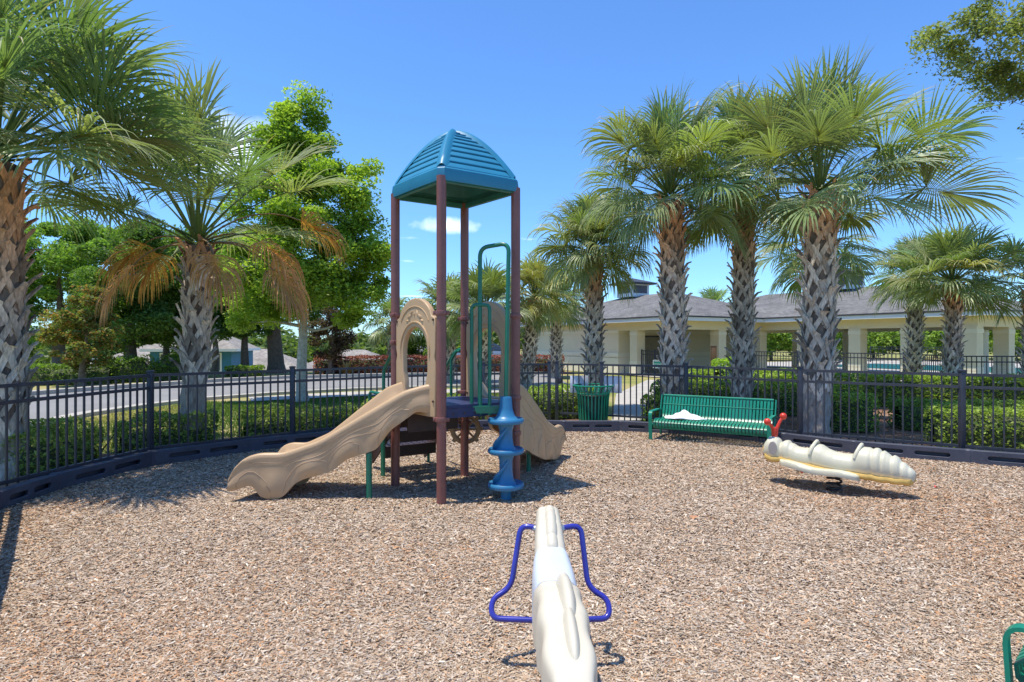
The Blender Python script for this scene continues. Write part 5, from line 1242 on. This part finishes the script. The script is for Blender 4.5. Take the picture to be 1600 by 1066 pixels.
# stations: y, x centre, z top, half width, z bottom
st2 = [(3.10, .178, .62, .030, .56), (3.085, .178, .665, .050, .45), (3.02, .178, .685, .062, .36), (2.93, .176, .675, .065, .32), (2.85, .175, .655, .069, .30), (2.78, .174, .615, .072, .28), (2.72, .175, .575, .075, .27), (2.66, .176, .555, .078, .26), (2.56, .178, .535, .082, .25), (2.46, .180, .53, .084, .25), (2.40, .181, .54, .085, .25), (2.32, .182, .55, .085, .26), (2.20, .184, .545, .084, .28), (2.10, .185, .53, .082, .30), (2.0, .186, .51, .079, .32), (1.90, .187, .49, .073, .34), (1.82, .188, .46, .058, .37), (1.79, .188, .43, .035, .40)]
ys = np.array([s_[0] for s_ in st2])[::-1]
def ip(y, k): return float(np.interp(y, ys, np.array([s_[k] for s_ in st2])[::-1]))
rings = []
for i in range(120):
    y = 3.10 - (3.10 - 1.79) * i / 119; cx, zt, hw, zb = [ip(y, k) for k in (1, 2, 3, 4)]
    zc = (zt + zb) / 2; hh = (zt - zb) / 2
    rings.append([Vector((cx + hw * np.sign(math.cos(a)) * abs(math.cos(a)) ** .42, y, zc + hh * np.sign(math.sin(a)) * abs(math.sin(a)) ** .42)) for a in [2 * math.pi * j / 32 for j in range(32)]])
skin_mesh(rings, 'body', M_CREAM, e)
def hump(name, y0, y1, w_, h, cx, m, base=None, peak=.5, n=44, dz=0, fp_=.45):
    rg = []
    for i in range(n + 1):
        u_ = i / n; y = y0 + (y1 - y0) * u_; f = max(.02, (1 - abs(2 * u_ ** (math.log(.5) / math.log(peak)) - 1) ** 3.2)) ** fp_; z0 = ip(y, 2) - .03 + dz; rg.append([Vector((cx(y) + w_ * f * math.cos(a), y, z0 + (h + .03) * f * max(0, math.sin(a)) ** .8)) for a in [math.pi * (-.12 + 1.24 * j / 14) for j in range(15)]])
    return rg
m_ = hump('crest', 2.46, 2.10, .032, .055, lambda y: ip(y, 1) + .022, None, peak=.36, fp_=.5); skin_mesh(m_, 'back_fin', M_CREAM, e)
m_ = hump('crest', 2.17, 1.90, .026, .045, lambda y: ip(y, 1) + .014, None, peak=.42, fp_=.5); skin_mesh(m_, 'back_fin', M_CREAM, e)
for (y0, y1, hh_) in ((3.06, 2.92, .016), (3.00, 2.84, .022), (2.92, 2.76, .026), (2.83, 2.71, .02)): skin_mesh(hump('mane', y0, y1, .030, hh_, lambda y: ip(y, 1) + .008, None, peak=.65), 'mane_scale', M_CREAM, e)
m = MB(); m.ball((.214, 3.02, .648), .030, 8, (.7, 1.6, 1)); m.build('ear', M_CREAM, e)
# saddle: pale blue wrap over the body
rg = []
for i in range(16):
    y = 2.705 - .235 * i / 15; cx, zt, hw, zb = [ip(y, k) for k in (1, 2, 3, 4)]; f = .006 + .006 * math.sin(math.pi * i / 15); ed = -.004 if i in (0, 15) else 0
    lip = .018 * math.exp(-i / 2.0)
    pts = []
    for j in range(23):
        a = math.pi * (-.18 + 1.36 * j / 22); hw_, hh_ = hw + f + ed, (zt - zb) / 2 + f + ed + lip; zc = (zt + zb) / 2
        pts.append(Vector((cx + hw_ * np.sign(math.cos(a)) * abs(math.cos(a)) ** .42, y, zc + hh_ * np.sign(math.sin(a)) * abs(math.sin(a)) ** .42)))
    rg.append(pts)
skin_mesh(rg, 'saddle', M_PALEBLUE, e)
# raised shell behind the saddle, its front edge rolled and bowed
rg = []
for i in range(40):
    y0_ = 2.475 - .69 * i / 39; pts = []
    for j in range(25):
        a = math.pi * (-.10 + 1.20 * j / 24); y = y0_ - (.05 * (1 - abs(math.cos(a))) if i < 8 else .05 * (1 - abs(math.cos(a))) * max(0, 1 - (i - 8) / 20)); y = max(y, 1.785)
        cx, zt, hw, zb = [ip(y, k) for k in (1, 2, 3, 4)]; f = .010 * min(1, (i / 3)) ** .5 - .003 + (.006 * math.sin(i * .5)) * (abs(math.cos(a)) ** 2); zc = (zt + zb) / 2
        pts.append(Vector((cx + (hw + f) * np.sign(math.cos(a)) * abs(math.cos(a)) ** .42, y, zc + ((zt - zb) / 2 + f) * np.sign(math.sin(a)) * abs(math.sin(a)) ** .42)))
    rg.append(pts)
skin_mesh(rg, 'tail_shell', M_CREAM, e)
# indigo loops
for s_ in (-1, 1):
    cx = .178
    top = [Vector((cx + s_ * .04, 2.93, .60)), Vector((cx + s_ * (.155 if s_ > 0 else .135), 2.95, .615)), Vector((cx + s_ * .182, 2.88, .34)), Vector((cx + s_ * .274, 2.85, .295)), Vector((cx + s_ * .272, 2.80, .228)), Vector((cx + s_ * .04, 2.78, .228))]
    m = MB(); m.tube(rounded(top, .050, 7), .0135, 12); m.build('handle_loop', M_INDIGO, e)
m = MB()
for (bx, by) in ((.178, 2.93), (.176, 2.79)):
    for s_ in (-1, 1):
        q_ = Vector((bx + s_ * (ip(by, 3) - .004), by, .60 if by > 2.9 else .375)); m.tube([q_, q_ + Vector((s_ * .012, 0, 0))], [.022, .018], 12); m.tube([q_, q_ + Vector((s_ * .018, 0, 0))], .008, 6)
m.build('bolt_caps', M_STEEL, e)
m = MB(); cs_ = Vector((.19, 2.50, 0)); m.tube(coil(cs_, .07, .0, .27, 4.5), .012, 8); m.build('spring', M_SPRING, e)
m = MB(); m.lathe(cs_, [(.09, -.01), (.09, .012), (.02, .014)], 16); m.build('base_plate', M_DARK, e)

# ------------------------------------------------------------------ litter on the chips
def dead_leaf(px, py, s, c, label, seed):
    r = random.Random(seed); g = G(px, py) + zv * .04; a = r.random() * 6; u = Vector((math.cos(a), math.sin(a), .1)); v = Vector((-math.sin(a), math.cos(a), .15)); V = []; k = 12
    for i in range(k): t = 2 * math.pi * i / k; rad = s * (1 if i % 2 else .62); V.append(g + u * rad * math.cos(t) + v * rad * .7 * math.sin(t) + zv * (.012 * math.cos(2 * t)))
    V.append(g + zv * .01); m = MB(); m.add(V, [(i, (i + 1) % k, k) for i in range(k)]); m.build('fallen_leaf', mat('dry_leaf', c, .7), smooth=False, label=label, cat='leaf', group='fallen leaves on the chips')
dead_leaf(1130, 932, .035, (.45, .27, .16), 'curled brown fallen leaf right of the foreground rider', 1)
dead_leaf(1084, 815, .04, (.50, .24, .12), 'orange brown fallen leaf between the climber and the bug rider', 2)
dead_leaf(1462, 767, .022, (.6, .06, .06), 'tiny red scrap right of the bug shaped rider', 3)

# ------------------------------------------------------------------ houses beyond the road
def house(name, px, d, wdt, dep, wh, rise, wallm, roofm, label, rz=0, base_drop=0, wins=3, garage=False, porch=False):
    x, y, z = gp(px, d); z -= base_drop
    e = empty(name, (x, y, z), rz, label=label, cat='house', group='houses beyond the road')
    m = MB(); m.box((0, 0, wh / 2), (wdt, dep, wh)); w_ = m.build('wall', wallm, e, smooth=False, world=False)
    o = .45; a, b = wdt / 2 + o, dep / 2 + o; rl = max(0.1, a - b)
    V = [Vector(p) for p in ((-a, -b, wh), (a, -b, wh), (a, b, wh), (-a, b, wh), (-rl, 0, wh + rise), (rl, 0, wh + rise))]
    me = bpy.data.meshes.new('roof'); me.from_pydata(V, [], [(0, 1, 5, 4), (1, 2, 5), (2, 3, 4, 5), (3, 0, 4), (3, 2, 1, 0)]); me.update(); ul = me.uv_layers.new(name='UVMap')
    for pl in me.polygons:
        n_ = pl.normal; s_ = Vector((-n_.y, n_.x, 0)); s_ = s_.normalized() if s_.length > .01 else Vector((1, 0, 0)); t_ = n_.cross(s_)
        for li in pl.loop_indices: co = me.vertices[me.loops[li].vertex_index].co; ul.data[li].uv = (co.dot(s_), co.dot(t_))
    ro = link('roof', me, roofm, e)
    m = MB(); 
    for (p, q_) in ((0, 1), (1, 2), (2, 3), (3, 0)): m.bar(V[p] - zv * .08, V[q_] - zv * .08, .06, .18)
    m.build('fascia', M_WHITE, ro, smooth=False, world=False)
    floors = [1.2] if wh < 3.5 else [1.2, 4.0]
    for fz in floors:
        for i in range(wins):
            xx_ = -wdt / 2 + wdt * (i + .5) / wins; m = MB(); m.box((xx_, -dep / 2 - .03, fz + .5), (1.3, .06, 1.3)); fr = m.build('window', M_WHITE, e, smooth=False, world=False)
            m = MB(); m.box((xx_ - .29, -dep / 2 - .05, fz + .5), (.5, .06, 1.1)); m.box((xx_ + .29, -dep / 2 - .05, fz + .5), (.5, .06, 1.1)); m.build('pane', M_GLASS, fr, smooth=False, world=False)
    if porch:
        m = MB(); m.add([(-wdt * .5, -dep / 2 - 2.4, 2.3), (wdt * .5, -dep / 2 - 2.4, 2.3), (wdt * .5, -dep / 2 - .02, 3.0), (-wdt * .5, -dep / 2 - .02, 3.0), (-wdt * .5, -dep / 2 - 2.4, 2.15), (wdt * .5, -dep / 2 - 2.4, 2.15), (wdt * .5, -dep / 2 - .02, 2.15), (-wdt * .5, -dep / 2 - .02, 2.15)], [(0, 1, 2, 3), (4, 7, 6, 5), (0, 4, 5, 1), (1, 5, 6, 2), (0, 3, 7, 4)])
        m.build('porch_roof', mat('pale_roof', (.42, .42, .44), .8), e, smooth=False, world=False)
    return e
M_BLUEW = mat('blue_siding', (.035, .17, .28), .7, var=.06, scale=2); M_TANW = mat('tan_siding', (.5, .42, .32), .8)
house('blue_house', 322, 44, 5.0, 7, 5.4, 1.6, M_BLUEW, M_SHINGT, 'two storey blue house with a grey roof just right of the silvery palm trunk', rz=R(12), base_drop=2.1, wins=2, porch=True)
house('blue_house', 232, 46, 5.6, 7, 4.6, 1.5, M_BLUEW, M_SHINGT, 'blue house with a pale porch roof left of the silvery palm trunk', rz=R(16), base_drop=2.0, wins=3, porch=True)
house('tan_house', 410, 52, 9, 8, 2.9, 2.1, M_TANW, M_SHINGT, 'low tan roofed house behind the dark tree trunks', rz=R(8))
house('tan_house', 555, 58, 11, 9, 2.9, 2.4, M_TANW, M_SHINGT, 'tan roofed house behind the red hedge', rz=R(-10))
house('grey_house', 655, 50, 8, 8, 2.8, 2.2, M_TANW, M_SHING, 'grey roofed house seen behind the tower posts', rz=R(5))

# ------------------------------------------------------------------ parked car seen through the tower
cx, cy, _ = gp(745, 34); e = empty('parked_car', (cx, cy, 0), R(6), label='silver blue car parked beyond the red hedge, seen between the tower posts', cat='car')
M_CAR = mat('car_paint', (.30, .36, .44), .25, var=.03, coat=.8, metal=.3)
rings = []
prof_c = [(-2.15, .55, .80, .55), (-2.1, .35, .88, .80), (-1.6, .25, .95, .87), (-1.0, .22, .98, .89), (-.6, .22, 1.02, .90), (.8, .22, 1.02, .90), (1.5, .22, 1.0, .89), (2.05, .3, .95, .85), (2.15, .5, .85, .7)]
for (x, z0, z1, hw) in prof_c: rings.append([Vector((x, hw * y, z0 + (z1 - z0) * z_)) for y, z_ in ((-.96, .0), (-1, .3), (-1, .7), (-.92, 1), (.92, 1), (1, .7), (1, .3), (.96, 0))])
skin_mesh(rings, 'body', M_CAR, e, world=False)
rings = [[Vector((x, hw * y, z0 + (z1 - z0) * z_)) for y, z_ in ((-1, 0), (-.9, .9), (-.8, 1), (.8, 1), (.9, .9), (1, 0))] for (x, z0, z1, hw) in ((-1.15, .96, .99, .80), (-.45, .96, 1.42, .74), (.2, .96, 1.47, .74), (1.0, .96, 1.42, .74), (1.75, .96, 1.0, .78))]
skin_mesh(rings, 'cabin_glass', M_GLASS, e, world=False)
m = MB(); m.box((.3, 0, 1.465), (1.2, 1.2, .03), bevel=.01); m.build('roof_panel', M_CAR, e, world=False)
for x in (-1.35, 1.35):
    for s_ in (-1, 1):
        m = MB(); m.tube([(x, s_ * .70, .32), (x, s_ * .90, .32)], .32, 20); o = m.build('wheel', mat('tyre', (.02, .02, .02), .8), e, world=False)
        m = MB(); m.tube([(x, s_ * .90, .32), (x, s_ * .915, .32)], .19, 16); m.build('rim', M_STEEL, o, world=False)
